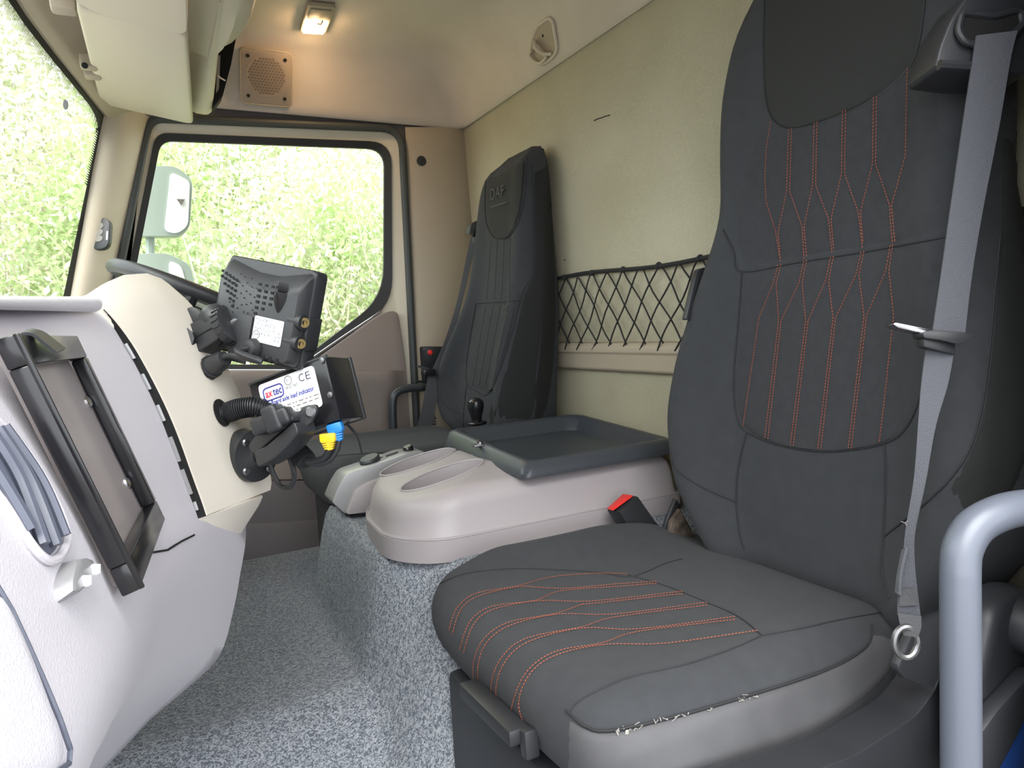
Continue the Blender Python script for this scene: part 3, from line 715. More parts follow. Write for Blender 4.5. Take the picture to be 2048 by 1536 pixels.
def stitches(surf, lines, off=.0025, gap=.0048, ln=.003, wd=.0007):
    out = []
    for pl in lines:
        q = [surf.hit(u, v, off) for u, v in resample(pl, 5)]
        L = sum((b-a).length for a, b in zip(q, q[1:])); pts = even(q, max(2, int(L/gap)+1))
        for a, b in zip(pts, pts[1:]):
            a, b = Vector(a), Vector(b); t = (b-a).normalized(); s = t.cross(Vector(ray(1024, 768))).normalized()*wd; up = t.cross(s).normalized()*wd*.8
            c, e = a, a+t*ln
            out.append(([c-s, c+up, c+s, e-s, e+up, e+s], [[0, 1, 4, 3], [1, 2, 5, 4], [0, 3, 5, 2], [0, 2, 1], [3, 4, 5]]))
    return join(*out)
def seamline(surf, pl, parent, r=.0022, off=.0008, m='seam'):
    r *= .62
    return obj('seam', tube(surf.line(spline(pl, 6), off, 8), r, 6), M[m], parent)
# ---------------- passenger seat (near)
Z = [.40, .48, .56, .69, .80, .91, 1.00, 1.06, 1.12, 1.25, 1.36, 1.45, 1.52]
BK = backrest(Z, [.98, 1.03, 1.09, 1.105, 1.075, 1.025, .985, .965, .975, .975, .94, .85, .77], [.56, .52, .46, .44, .45, .48, .50, .505, .50, .505, .54, .60, .68],
              [.93, .93, .932, .935, .938, .94, .942, .944, .946, .95, .955, .965, .975], [.03, .045, .055, .06, .055, .045, .03, .022, .018, .012, .01, .006, .004])
S_bk = Surf(*BK)
ps = thing('passenger_seat', (.70, .83, .02), 'large charcoal fabric passenger seat with orange stitching nearest the camera', 'seat')
bk = obj('backrest', BK, M['fabric'], ps, smooth=70)
obj('headrest_panel', patch(S_bk, [(1532, -60), (1528, 60), (1529, 160), (1536, 218), (1556, 248), (1590, 258)], [(1856, -60), (1850, 10), (1838, 90), (1812, 148), (1745, 203), (1650, 242), (1590, 258)], 22, 26, .006, .35), M['fabrichead'], bk, label='dark headrest panel')
seamline(S_bk, [(1532, -60), (1528, 60), (1529, 160), (1536, 218), (1556, 248), (1590, 258), (1650, 242), (1745, 203), (1812, 148), (1838, 90), (1850, 10), (1856, -60)], bk)
cl_, cr_ = [(1484, 546), (1477, 640), (1468, 760), (1474, 830), (1492, 862), (1560, 890), (1655, 903)], [(1892, 478), (1880, 560), (1868, 660), (1848, 770), (1816, 852), (1765, 888), (1655, 903)]
obj('centre_panel', patch(S_bk, cl_, cr_, 24, 26, .004, .3), M['fabric2'], bk)
obj('upper_panel', patch(S_bk, [(1552, 262), (1500, 300), (1470, 380), (1462, 455), (1484, 540)], [(1840, 110), (1880, 160), (1890, 260), (1894, 380), (1892, 472)], 24, 20, .002, .3), M['fabric2'], bk)
seamline(S_bk, [(1446, 458), (1468, 505), (1484, 543), (1600, 524), (1750, 500), (1892, 474)], bk)
seamline(S_bk, cl_+cr_[::-1][1:], bk)
seamline(S_bk, [(1494, 864), (1478, 930), (1473, 1000), (1478, 1060), (1488, 1098)], bk)
seamline(S_bk, [(1770, 888), (1772, 960), (1769, 1060), (1766, 1140), (1780, 1196)], bk)
seamline(S_bk, [(1328, 900), (1346, 932), (1400, 972), (1472, 1004)], bk)
seamline(S_bk, [(2000, 470), (1988, 600), (1976, 720), (1960, 830), (1930, 915), (1870, 990), (1770, 1072)], bk)
up = [[(1546, 244), (1537, 297), (1534, 352), (1536, 402), (1556, 463), (1566, 525)]]
for a, b, l, r, e in (((1585, 260), (1581, 383), (1561, 463), (1609, 453), (1613, 520)), ((1636, 246), (1633, 371), (1613, 453), (1662, 438), (1669, 508)), ((1693, 223), (1691, 348), (1667, 438), (1722, 426), (1730, 498)), ((1755, 195), (1753, 328), (1726, 424), (1785, 410), (1792, 486))):
    up.append([(a[0]-3, a[1]), (b[0]-3, b[1]), l, (l[0]+5, l[1]+62)]); up.append([(a[0]+3, a[1]-2), (b[0]+3, b[1]), r, e])
up.append([(1821, 137), (1819, 234), (1818, 312), (1790, 410), (1797, 485)])
dn = []
for t, s, l, r, e in (((1564, 527), (1554, 567), (1522, 637), (1562, 641), (1534, 877)), ((1615, 520), (1606, 565), (1567, 641), (1616, 641), (1585, 892)), ((1669, 512), (1659, 561), (1621, 641), (1671, 637), (1640, 898)), ((1730, 502), (1720, 549), (1676, 635), (1733, 633), (1701, 898)), ((1790, 488), (1781, 540), (1738, 632), (1794, 633), (1764, 885))):
    dn.append([(t[0]-3, t[1]+2), (s[0]-3, s[1]), l]); dn.append([(t[0]+3, t[1]), (s[0]+3, s[1]), r, ((r[0]+e[0])/2, (r[1]+e[1])/2), e])
for l, e in (((1522, 637), (1490, 853)), ((1567, 641), (1540, 879)), ((1621, 641), (1591, 893)), ((1676, 635), (1646, 899)), ((1738, 632), (1707, 899))):
    dn.append([l, ((l[0]+e[0])/2, (l[1]+e[1])/2), e])
obj('stitching', stitches(S_bk, up+dn, .0055), M['orange'], bk, flat=True, kind='stuff', label='orange double stitching')
obj('side_panel', patch(S_bk, [(2004, 260), (1998, 470), (1990, 600), (1978, 720), (1962, 830), (1932, 915), (1884, 988)], [(2090, 260), (2090, 470), (2090, 600), (2090, 760), (2060, 900), (2020, 1000), (1950, 1080)], 12, 22, .002, .3), M['fabricshade'], bk, label='backrest side with shade painted in')  # pillar shadow on the near side imitated by darker fabric colour
# cushion
CU = cushion(.372, .985, .575, 1.185, .452, .335); S_cu = Surf(*CU)
cu = obj('seat_cushion', CU, M['fabric'], ps, smooth=70)
c1 = [[(1255, 1151), (1192, 1150), (1102, 1157), (1032, 1176), (952, 1190), (915, 1220), (901, 1262)],
      [(1313, 1166), (1238, 1171), (1133, 1180), (1077, 1178), (1032, 1177), (956, 1196), (922, 1224), (908, 1270)], [(1313, 1170), (1238, 1176), (1121, 1185), (1070, 1205), (985, 1216), (943, 1244), (922, 1300)],
      [(1365, 1186), (1182, 1206), (1077, 1205), (988, 1222), (950, 1250), (930, 1306)], [(1365, 1191), (1182, 1211), (1163, 1213), (1107, 1232), (1018, 1248), (969, 1281), (950, 1328), (952, 1366)],
      [(1414, 1208), (1229, 1232), (1116, 1232), (1022, 1254), (976, 1287), (959, 1334), (962, 1376)], [(1414, 1214), (1229, 1238), (1163, 1258), (1051, 1281), (1002, 1323), (985, 1375), (995, 1403)],
      [(1470, 1237), (1276, 1262), (1163, 1260), (1056, 1288), (1010, 1330), (995, 1382), (1006, 1412)], [(1470, 1243), (1276, 1267), (1205, 1290), (1112, 1307), (1055, 1347), (1027, 1412), (1027, 1445)],
      [(1515, 1265), (1332, 1291), (1210, 1293), (1116, 1313), (1065, 1347), (1041, 1403), (1055, 1455), (1069, 1487)]]
obj('stitching', stitches(S_cu, [spline(c, 4) for c in c1], .003), M['orange'], cu, flat=True, kind='stuff', label='orange double stitching')
seamline(S_cu, [(876, 1170), (930, 1148), (1020, 1138), (1110, 1140), (1200, 1146), (1262, 1154), (1330, 1128), (1366, 1118)], cu, .0016)
seamline(S_cu, [(1255, 1150), (1330, 1172), (1420, 1208), (1480, 1236), (1524, 1272)], cu, .0016)
seamline(S_cu, [(1524, 1272), (1460, 1300), (1370, 1330), (1260, 1355), (1190, 1385), (1150, 1410), (1140, 1432)], cu, .0014)
seamline(S_cu, [(1524, 1272), (1600, 1258), (1680, 1240), (1760, 1226)], cu, .0014)
obj('side_panel', patch(S_cu, [(1128, 1424), (1200, 1462), (1330, 1438), (1500, 1390), (1650, 1340), (1730, 1294), (1742, 1252)], [(1122, 1600), (1210, 1590), (1400, 1540), (1580, 1485), (1700, 1420), (1785, 1340), (1790, 1268)], 10, 26, .003, .3), M['fabricside'], cu, label='worn smooth grey side panel')
seamline(S_cu, [(1134, 1420), (1200, 1462), (1330, 1438), (1500, 1390), (1650, 1340), (1730, 1294), (1742, 1252)], cu, .0024, .003)
fr_ = []
for i in range(26):
    t = random.random(); u = 1230+t*150 if i < 18 else 1400+random.random()*110; v = 1466-(u-1230)*.26 if u < 1400 else 1422-(u-1400)*.28; a = S_cu.hit(u, v+random.uniform(-3, 4), .004)
    fr_.append(tube([a, a+Vector((random.uniform(-.004, .004), random.uniform(-.003, .003), random.uniform(-.002, .004))), a+Vector((random.uniform(-.007, .007), 0, random.uniform(-.004, .004)))], .0004, 4))
for u, v in ((1254, 1464),): fr_.append(lathe([(.0, -.001), (.0026, 0), (.0, .001)], 8, S_cu.hit(u, v, .003), (0, -1, .3)))
obj('frayed_edge', join(*fr_), M['fray'], cu, label='white frayed threads along the worn seam', kind='stuff')
# base, shroud, lever, recliner
obj('seat_base', join(box((.70, .85, .175), (.50, .46, .31))), M['charcoal'], ps, bevel=.012)
obj('front_cover', prism([(.405, .62, .02), (.405, 1.08, .02), (.405, 1.08, .30), (.405, .62, .30)], (.06, 0, 0)), M['charcoal'], ps, bevel=.012)
sh = [(1230, 1640), (1420, 1545), (1640, 1466), (1756, 1396), (1800, 1340), (1812, 1250), (1880, 1205), (1960, 1190), (1960, 1420), (1880, 1480), (1700, 1560), (1500, 1660)]
obj('side_shroud', prism(PL(rounded(sh, 18, 4), y=.555), (0, -.05, 0)), M['charcoal'], ps, bevel=.008, seg=3)
obj('shroud_cap', prism(PL(rounded([(1776, 1330), (1812, 1246), (1884, 1216), (1888, 1262), (1850, 1372), (1790, 1350)], 8, 3), y=.502), (0, -.012, 0)), M['charcoal'], ps, bevel=.004)
rc = [(1872, 1330), (1905, 1195), (1965, 1150), (2030, 1175), (2062, 1255), (2050, 1355), (2000, 1440), (1950, 1560), (1876, 1560)]
rcv = obj('recliner_cover', prism(PL(rounded(rc, 30, 5), y=.49), (0, -.05, 0)), M['charcoal'], ps, bevel=.016, seg=3)
obj('recliner_knob', lathe([(.035, 0), (.035, .02), (.03, .03), (0, .03)], 24, P(2040, 1245, y=.445), (0, -1, 0)), M['charcoal'], rcv)
obj('rear_bracket', prism(PL([(1905, 1480), (1960, 1405), (2030, 1330), (2060, 1330), (2000, 1460), (1940, 1570)], y=.44), (0, -.02, 0)), M['charcoal'], ps, bevel=.006)
hl, hr = P(936, 1374, x=.375), P(1040, 1474, x=.375)
ax_ = (hr-hl).normalized(); fr = Fr((hl+hr)/2, ax_, Vector((0, 0, 1)))
lv = obj('slide_lever', fr.box((0, 0, 0), ((hr-hl).length, .022, .03)), M['black'], ps, bevel=.004, label='black seat slide lever')
obj('lever_end', prism([fr((hr-hl).length/2-.012, .008, .0), fr((hr-hl).length/2+.014, .012, .0), fr((hr-hl).length/2+.014, -.026, .0), fr((hr-hl).length/2-.002, -.026, 0), fr((hr-hl).length/2-.004, -.01, 0), fr((hr-hl).length/2-.012, -.01, 0)], fr.z*-.02), M['charcoal'], lv, bevel=.003)
# bracket and adjuster on the far side of the backrest
obj('recliner_bracket', prism(PL([(1318, 1068), (1330, 1030), (1345, 995), (1356, 1010), (1344, 1040), (1340, 1072)], y=1.10), (0, -.012, 0)), M['charcoal'], ps, bevel=.003)
obj('recliner_gear', prism(PL([(1338, 1074), (1344, 1045), (1362, 1018), (1385, 1062), (1392, 1078)], y=1.07), (0, .012, 0)), M['rust'], ps, bevel=.002)
ab = obj('arm_rest_bracket', prism(PL(rounded([(1372, 640), (1392, 552), (1398, 538), (1418, 533), (1424, 545), (1400, 620), (1388, 630), (1382, 640)], 4, 3), y=.985), (0, .012, 0)), M['charcoal'], ps, bevel=.002)
obj('belt_slot', prism(PL([(1398, 610), (1406, 562), (1418, 545), (1420, 560), (1406, 612)], y=.983), (0, -.003, 0)), M['dark'], ab)
# belt guide on the shoulder
S_ = S_bk
gd = thing('belt_guide', P(1950, 140, d=.80), 'dark shoulder belt guide on the near side of the passenger seat', 'belt guide')
g0 = [(1870, 136), (1878, 96), (1900, 40), (1940, -20), (2010, -50), (2090, -40), (2100, 60), (2080, 130), (2060, 146), (1950, 146)]
obj('housing', prism([P(u, v, d=.80-.0000*u) for u, v in rounded(g0, 14, 4)], Vector(FW)*.06), M['charcoal'], gd, bevel=.010, seg=3)
mo = rounded([(1916, 60), (1924, 26), (1960, 30), (1990, 34), (2020, 24), (2042, 22), (2046, 50), (2010, 84), (1960, 92), (1928, 84)], 10, 4)
obj('mouth', prism([P(u, v, d=.794) for u, v in mo], Vector(FW)*.004), M['dark'], gd, label='black belt opening')
obj('mouth_rim', tube([P(u, v, d=.794) for u, v in mo], .004, 8, True), M['charcoal'], gd)
obj('lower_lip', tube([P(1878, 130, d=.797), P(1950, 134, d=.797)], .006, 8), M['charcoal'], gd)
# ---------------- passenger seat belt
sbt = thing('seat_belt', P(1810, 1300, d=.88), 'grey seat belt hanging down the near side of the passenger seat', 'seat belt')
def strap(Lp, Rp, dd, n=30):
    Lq, Rq = even(spline(Lp, 6), n), even(spline(Rp, 6), n); return ribbon([P(u, v, d=lerp([0, 1], dd, i/(n-1))) for i, (u, v) in enumerate(Lq)], [P(u, v, d=lerp([0, 1], dd, i/(n-1))-.008) for i, (u, v) in enumerate(Rq)])
obj('shoulder_strap', strap([(1952, 72), (1945, 120), (1925, 250), (1900, 420), (1880, 560), (1864, 668)], [(2034, 62), (2020, 120), (1998, 250), (1965, 420), (1942, 560), (1928, 680)], (.79, .80)), M['web'], sbt, smooth=60)
obj('lap_strap', strap([(1852, 692), (1842, 770), (1836, 850), (1828, 960), (1812, 1060), (1808, 1100), (1796, 1180), (1795, 1230)], [(1908, 700), (1895, 770), (1872, 850), (1852, 960), (1830, 1060), (1828, 1110), (1836, 1190), (1842, 1240)], (.80, .79)), M['web'], sbt, smooth=60)
obj('loop_end', strap([(1795, 1225), (1800, 1250), (1808, 1270)], [(1842, 1232), (1842, 1255), (1836, 1274)], (.785, .78), 8), M['webdark'], sbt)
obj('folded_strap', strap([(1806, 1100), (1796, 1150), (1792, 1185)], [(1814, 1095), (1802, 1150), (1800, 1190)], (.795, .79), 10), M['web'], sbt)
obj('stitch_block', ribbon(PL([(1800, 1178), (1798, 1212)], d=.787), PL([(1834, 1176), (1836, 1210)], d=.779), .001), M['webdark'], sbt)
fy = [tube([P(1810, 1046, d=.79), P(1810+a, 1046+b, d=.788)], .0003, 4) for a, b in ((-8, -3), (6, -4), (4, 5))]
obj('frayed_thread', join(*fy), M['fray'], sbt)
tf = thing  # tongue
tg = obj('tongue', prism(PL(rounded([(1786, 648), (1792, 645), (1880, 662), (1890, 668), (1880, 674), (1850, 668), (1796, 655)], 3, 3), d=.785), Vector(FW)*.018), M['chrome'], sbt, bevel=.001, label='steel belt tongue')
obj('tongue_grip', prism(PL(rounded([(1846, 664), (1868, 660), (1930, 664), (1945, 672), (1940, 684), (1915, 688), (1880, 680), (1848, 676)], 5, 3), d=.778), Vector(FW)*.022), M['black'], tg, bevel=.003)
obj('tongue_stop', prism(PL([(1848, 672), (1912, 688), (1912, 710), (1848, 694)], d=.786), Vector(FW)*.016), M['black'], tg, bevel=.002)
ce = P(1812, 1284, d=.778); fr = Fr(ce, RT, UP)
obj('anchor_ring', tube([fr(.013*math.cos(t), .017*math.sin(t), 0) for t in np.linspace(0, 6.283, 22, False)], .0038, 8, True), M['screwm'], sbt, label='steel anchor ring')
# ---------------- belt buckle beside the console
bx = thing('belt_buckle', P(1262, 1075, y=1.15), 'black belt buckle with red release button beside the console', 'buckle')
fr = Fr(P(1250, 1030, y=1.15), P(1272, 995, y=1.15)-P(1225, 1020, y=1.15), P(1230, 1000, y=1.15)-P(1262, 1065, y=1.15))
bd = obj('body', prism(PL([(1211, 1018), (1248, 988), (1268, 988), (1304, 1064), (1240, 1066)], y=1.15), (0, .0, 0)) if 0 else prism([P(1212, 1019, y=1.16), P(1248, 987, y=1.17), P(1304, 1066, y=1.17), P(1246, 1074, y=1.16)], Vector((.01, -.035, .0))), M['black'], bx, bevel=.004)
obj('release_button', prism([P(1215, 1019, y=1.155), P(1247, 990, y=1.163), P(1266, 993, y=1.135), P(1226, 1022, y=1.127)], Vector((-.001, 0, .003))), M['red'], bx, bevel=.001, label='red release button')
obj('stalk', tube([P(1275, 1070, y=1.15), P(1300, 1110, y=1.15)], .012, 8), M['black'], bx)
# ---------------- driver seat (far)
ZD = [.55, .60, .70, .80, .90, .97, 1.05, 1.18, 1.28, 1.335, 1.365]
BD = backrest(ZD, [2.10, 2.16, 2.19, 2.11, 2.02, 1.975, 1.965, 1.96, 1.95, 1.91, 1.86], [1.66, 1.645, 1.63, 1.62, 1.615, 1.62, 1.63, 1.64, 1.645, 1.665, 1.69],
              [.865, .868, .875, .885, .897, .905, .915, .93, .942, .95, .965], [.03, .04, .05, .05, .04, .03, .022, .014, .01, .006, .004], rows=46, bs=.72)
S_bd = Surf(*BD)
ds = thing('driver_seat', (.62, 1.86, .22), 'dark driver seat at the far side by the door', 'seat')
bkd = obj('backrest', BD, M['fabric'], ds, smooth=70)
hp = ([(972, 362), (970, 400), (973, 445), (987, 474), (1004, 478)], [(1054, 312), (1050, 381), (1038, 441), (1020, 473), (1004, 478)])
obj('headrest_panel', patch(S_bd, *hp, 12, 16, .006, .35), M['fabrichead'], bkd, label='dark headrest panel with faint lettering')
seamline(S_bd, hp[0]+hp[1][::-1][1:], bkd, .0022)
e = S_bd.hit(990, 400, .008); fr = Fr(e, S_bd.hit(1035, 385)-S_bd.hit(990, 400), (0, 0, 1))
text('embroidery', 'DAF', .045, fr, -.02, 0, 0, M['webdark'], bkd, sx=1.2)
obj('embroidered_line', ribbon([fr(-.02, -.018, 0), fr(.10, -.018, 0)], [fr(-.02, -.022, 0), fr(.10, -.022, 0)], .0008), M['webdark'], bkd)
seamline(S_bd, [(952, 607), (1000, 604), (1043, 601)], bkd)
seamline(S_bd, [(1063, 332), (1066, 440), (1065, 542), (1043, 590), (1018, 684), (980, 784), (950, 780), (933, 762), (938, 690), (952, 607)], bkd, .002)
obj('centre_panel', patch(S_bd, [(953, 612), (944, 660), (936, 720), (934, 760), (952, 778)], [(1040, 606), (1026, 660), (1008, 720), (990, 770), (975, 782)], 10, 14, .004, .3), M['fabric2'], bkd)
seamline(S_bd, [(878, 795), (900, 818), (925, 828)], bkd, .0018)
seamline(S_bd, [(933, 770), (928, 820), (926, 870)], bkd, .0018)
obj('stitching', stitches(S_bd, [[(985+k*13, 482-k*1.5), (976+k*15, 600)] for k in range(4)]+[[(974+k*15, 612), (948+k*13, 772)] for k in range(4)], .0045, .007, .004, .0009), M['seam'], bkd, flat=True, kind='stuff')
obj('side_panel', patch(S_bd, [(1066, 330), (1068, 440), (1067, 542), (1046, 590), (1022, 684), (994, 780), (968, 850)], [(1092, 312), (1106, 440), (1114, 560), (1115, 640), (1110, 740), (1098, 820), (1080, 850)], 10, 22, .002, .3), M['fabricshade'], bkd, label='backrest side with shade painted in')  # dim light on this side painted in as near-black fabric
CD = cushion(.345, .90, 1.715, 2.17, .575, .45, .02, .012, .09, 30, 31); S_cd = Surf(*CD)
cud = obj('seat_cushion', CD, M['fabric'], ds, smooth=70)
seamline(S_cd, [(612, 935), (660, 915), (720, 908), (790, 905)], cud, .0016)
obj('seat_base', box((.65, 1.93, .33), (.48, .36, .26)), M['charcoal'], ds, bevel=.012)
# driver belt
bt = thing('seat_belt', P(850, 880, y=2.15), 'dark seat belt hanging beside the driver seat at the far pillar', 'seat belt')
def strap2(Lp, Rp, ya, yb, n=24):
    Lq, Rq = even(spline(Lp, 6), n), even(spline(Rp, 6), n); return ribbon([P(u, v, y=lerp([0, 1], (ya, yb), i/(n-1))) for i, (u, v) in enumerate(Lq)], [P(u, v, y=lerp([0, 1], (ya, yb), i/(n-1))-.01) for i, (u, v) in enumerate(Rq)])
obj('shoulder_strap', strap2([(944, 470), (934, 510), (915, 600), (890, 680), (860, 748)], [(952, 476), (945, 515), (925, 600), (908, 670), (886, 748)], 2.02, 2.12), M['webdark'], bt, smooth=60)
obj('lap_strap', strap2([(856, 752), (845, 810), (835, 850), (828, 875)], [(882, 752), (872, 810), (865, 850), (858, 880)], 2.12, 2.14), M['webdark'], bt, smooth=60)
obj('tongue', prism(PL([(836, 730), (862, 738), (862, 744), (836, 734)], y=2.10), (0, .01, 0)), M['chrome'], bt)
obj('tongue_grip', prism(PL(rounded([(848, 738), (872, 738), (872, 752), (848, 752)], 4, 3), y=2.09), (0, .03, 0)), M['blackgloss'], bt, bevel=.002)
ce = P(853, 880, y=2.12); fr = Fr(ce, RT, UP); obj('anchor_ring', tube([fr(.016*math.cos(t), .013*math.sin(t), 0) for t in np.linspace(0, 6.283, 20, False)], .004, 8, True), M['screwm'], bt)
gdd = thing('belt_guide', P(952, 490, y=2.0), 'small grey-green belt guide on the far shoulder of the driver seat', 'belt guide')
gq = rounded([(938, 470), (942, 448), (955, 440), (966, 455), (966, 475), (956, 492), (948, 486), (950, 470), (946, 462)], 5, 4)
obj('housing', prism(PL(gq, y=2.0), (0, .03, 0)), M['seal'], gdd, bevel=.004)
obj('slot', prism(PL([(945, 474), (950, 458), (957, 460), (952, 474)], y=1.998), (0, -.002, 0)), M['dark'], gdd)
# ================================================================== CENTRE CONSOLE
cs = thing('centre_console', (.70, 1.42, .45), 'warm grey centre console with two oval cup holders and black tray', 'console')
plan = rounded([(.383, 1.285), (.455, 1.205), (1.03, 1.20), (1.03, 1.615), (.47, 1.615), (.395, 1.49)], [.06, .08, .02, .02, .08, .08], 6)
cx = (.70, 1.415)
def inset(k): return [(cx[0]+(a-cx[0])*(1-k/.33), cx[1]+(b-cx[1])*(1-k/.21)) for a, b in plan]
def ztop(x): return lerp([.34, .43, .52, .62, .64, .66, 1.05], [.535, .553, .573, .592, .590, .574, .574], x)
rg = [[(a, b, .44) for a, b in inset(-.008)], [(a, b, .482) for a, b in inset(-.008)], [(a, b, .485) for a, b in inset(-.002)], [(a, b, .488) for a, b in inset(0)]]
for k, dz in ((.006, -.035), (.010, -.02), (.018, -.008), (.03, -.001), (.045, 0)): rg.append([(a, b, ztop(a)+dz) for a, b in inset(k)])
for f in (.94, .88, .82, .76, .70, .64, .58, .52, .46, .4, .33, .26, .19, .12, .05): rg.append([(cx[0]+(a-cx[0])*f, cx[1]+(b-cx[1])*f, ztop(cx[0]+(a-cx[0])*f)) for a, b in inset(.045)])
body = loft(rg, True, True, True)
def oval(u0, v0, ln, wd):
    c = Vector((u0, v0, ztop(u0))); sl = Vector((1, 0, .2)).normalized(); lat = Vector((0, 1, 0)); n = sl.cross(lat)
    if n.z < 0: n = -n
    def rg_(s, h): return [c+sl*(ln*s*math.cos(t))+lat*(wd*s*math.sin(t))+Vector((0, 0, 1))*h for t in np.linspace(0, 6.283, 32, False)]
    return rg_, c
cuts = []; rims = []
for u0, v0 in ((.537, 1.522), (.528, 1.352)):
    rg_, c = oval(u0, v0, .092, .052); cuts.append(loft([rg_(.82, -.07), rg_(.96, -.055), rg_(1, .0), rg_(1.0, .05)], True, True, True)); rims.append(rg_)
obj('body', boolean(body, cuts), M['console'], cs, smooth=40)
for rg_ in rims:
    obj('cup_holder', join(loft([rg_(1.0, .001), rg_(.97, -.03), rg_(.94, -.06), rg_(.80, -.068), rg_(.3, -.07)], True, False, True)), M['console'], cs, smooth=50)
    q = []
    for p in rg_(1.02, 0): q.append((p.x, p.y, ztop(p.x)+.001))
    obj('cup_rim', tube(q, .0022, 8, True), M['console'], cs)
obj('skirt_line', tube([(a, b, .4845) for a, b in inset(-.006)], .0016, 6, True), M['console'], cs)
# tray
tp = rounded([(.632, 1.185), (1.04, 1.185), (1.04, 1.62), (.632, 1.62)], [.02, .02, .05, .03], 5); tcx = (.84, 1.415)
def ti(k, z, ks=None): return [(tcx[0]+(a-tcx[0])*(1-k/.205), tcx[1]+(b-tcx[1])*(1-k/.225), z(a, b) if callable(z) else z) for a, b in tp]
nearlow = lambda hi, lo: (lambda a, b: lo+(hi-lo)*sm(1.185, 1.30, b))
TR = [ti(0, .577), ti(.0, .585), ti(.012, nearlow(.622, .60)), ti(.02, nearlow(.628, .606)), ti(.032, nearlow(.628, .606)), ti(.04, nearlow(.622, .602)), ti(.055, .592), ti(.075, .588)]
tr = obj('tray', loft(TR, True, True, True), M['tray'], cs, smooth=45, bevel=0, label='black moulded tray on top of the console')
obj('tray_lip', tube([(.665, y, .604) for y in np.linspace(1.27, 1.58, 8)], .006, 8), M['tray'], tr)
c = P(960, 890, z=.615); obj('latch', box(c, (.035, .02, .006)), M['screwm'], tr, bevel=.002, label='small metal latch')
obj('latch_pin', lathe([(.007, 0), (.007, .006), (0, .008)], 12, c+Vector((0, 0, .002))), M['chrome'], tr)
# ---- gear lever beyond the tray
c = P(955, 870, y=1.74); ttop = P(955, 802, y=1.74); ht = (ttop-c).length
gl_ = thing('gear_lever', c-Vector((0, 0, .12)), 'black gear lever knob standing behind the console tray', 'lever')
obj('shaft', tube([c-Vector((0, 0, .12)), c+Vector((0, 0, .035))], .014, 12), M['black'], gl_)
obj('collar', lathe([(.0, 0), (.026, .0), (.028, .004), (.026, .008), (.0, .008)], 20, c+Vector((0, 0, .030))), M['blackgloss'], gl_)
obj('knob', lathe([(.0, 0), (.014, 0), (.016, .015), (.020, .028), (.023, .042), (.021, .056), (.012, .064), (0, .066)], 20, c+Vector((0, 0, .038))), M['blackgloss'], gl_)
# ---- switch pod between console and driver seat
pp = [(664, 1004), (676, 975), (690, 952), (700, 946), (760, 926), (812, 908), (850, 902), (850, 1010), (742, 1020), (690, 1028)]
pd = thing('switch_pod', P(740, 1020, y=1.64), 'silver-grey switch pod beside the console facing the driver seat', 'switch pod')
yp = 1.62
obj('body', prism(PL(rounded(pp, 6, 3), y=yp), (0, .085, 0)), M['silverpod'], pd, bevel=.008, seg=3)
obj('side_cover', prism(PL(rounded([(688, 1026), (706, 978), (730, 964), (770, 950), (830, 938), (850, 938), (850, 1012), (742, 1020)], 8, 4), y=yp), (0, -.02, 0)), M['console'], pd, bevel=.006)
c = P(742, 926, y=yp+.045); ax_ = Vector((-.3, -.1, .95))
obj('dial_bezel', lathe([(.040, -.004), (.040, .003), (.034, .006), (.030, .003), (0, .003)], 28, c, ax_), M['silverpod'], pd)
obj('dial', lathe([(.026, 0), (.026, .012), (.022, .016), (0, .016)], 28, c, ax_), M['charcoal'], pd)
c = P(818, 902, y=yp+.045); obj('knob', lathe([(.013, -.004), (.013, .010), (.010, .014), (0, .014)], 20, c, ax_), M['blackgloss'], pd)
a, b = P(758, 918, y=yp+.04), P(796, 905, y=yp+.04); obj('slot', tube([a, b], .004, 8), M['charcoal'], pd)
# ---- grab rails
r = [P(1922, 1680, d=.68), P(1922, 1500, d=.68), P(1921, 1300, d=.68), P(1920, 1150, d=.68)]; r += [Vector(q) for q in spline([r[-1], P(1924, 1100, d=.683), P(1948, 1056, d=.687), P(1990, 1030, d=.692), P(2040, 1016, d=.70), P(2110, 1010, d=.71)], 6)][1:]
r[0] = Vector((r[1].x, r[1].y, .02))
gr_ = thing('grab_rail', r[0], 'thick pale grey grab rail standing at the near right edge', 'grab rail')
obj('tube', tube(r, .0178, 20), M['rail'], gr_, smooth=60)
obj('foot_flange', lathe([(.035, 0), (.035, .006), (.02, .01), (0, .01)], 20, r[0]-Vector((0, 0, .005))), M['rail'], gr_)
r = [P(787, 900, y=2.19), P(785, 830, y=2.19)]+PL(spline([(785, 812), (788, 792), (800, 781), (822, 776), (852, 774)], 6), y=2.19); r[0].z = .24; r[-1].y = 2.25
g2 = thing('grab_rail', r[0], 'slim black grab rail beside the driver seat', 'grab rail')
obj('tube', tube(r, .0135, 14), M['railblack'], g2, smooth=60)
obj('wall_bracket', lathe([(.02, 0), (.02, .008), (0, .01)], 14, r[-1], (-.2, 1, 0)), M['railblack'], g2)
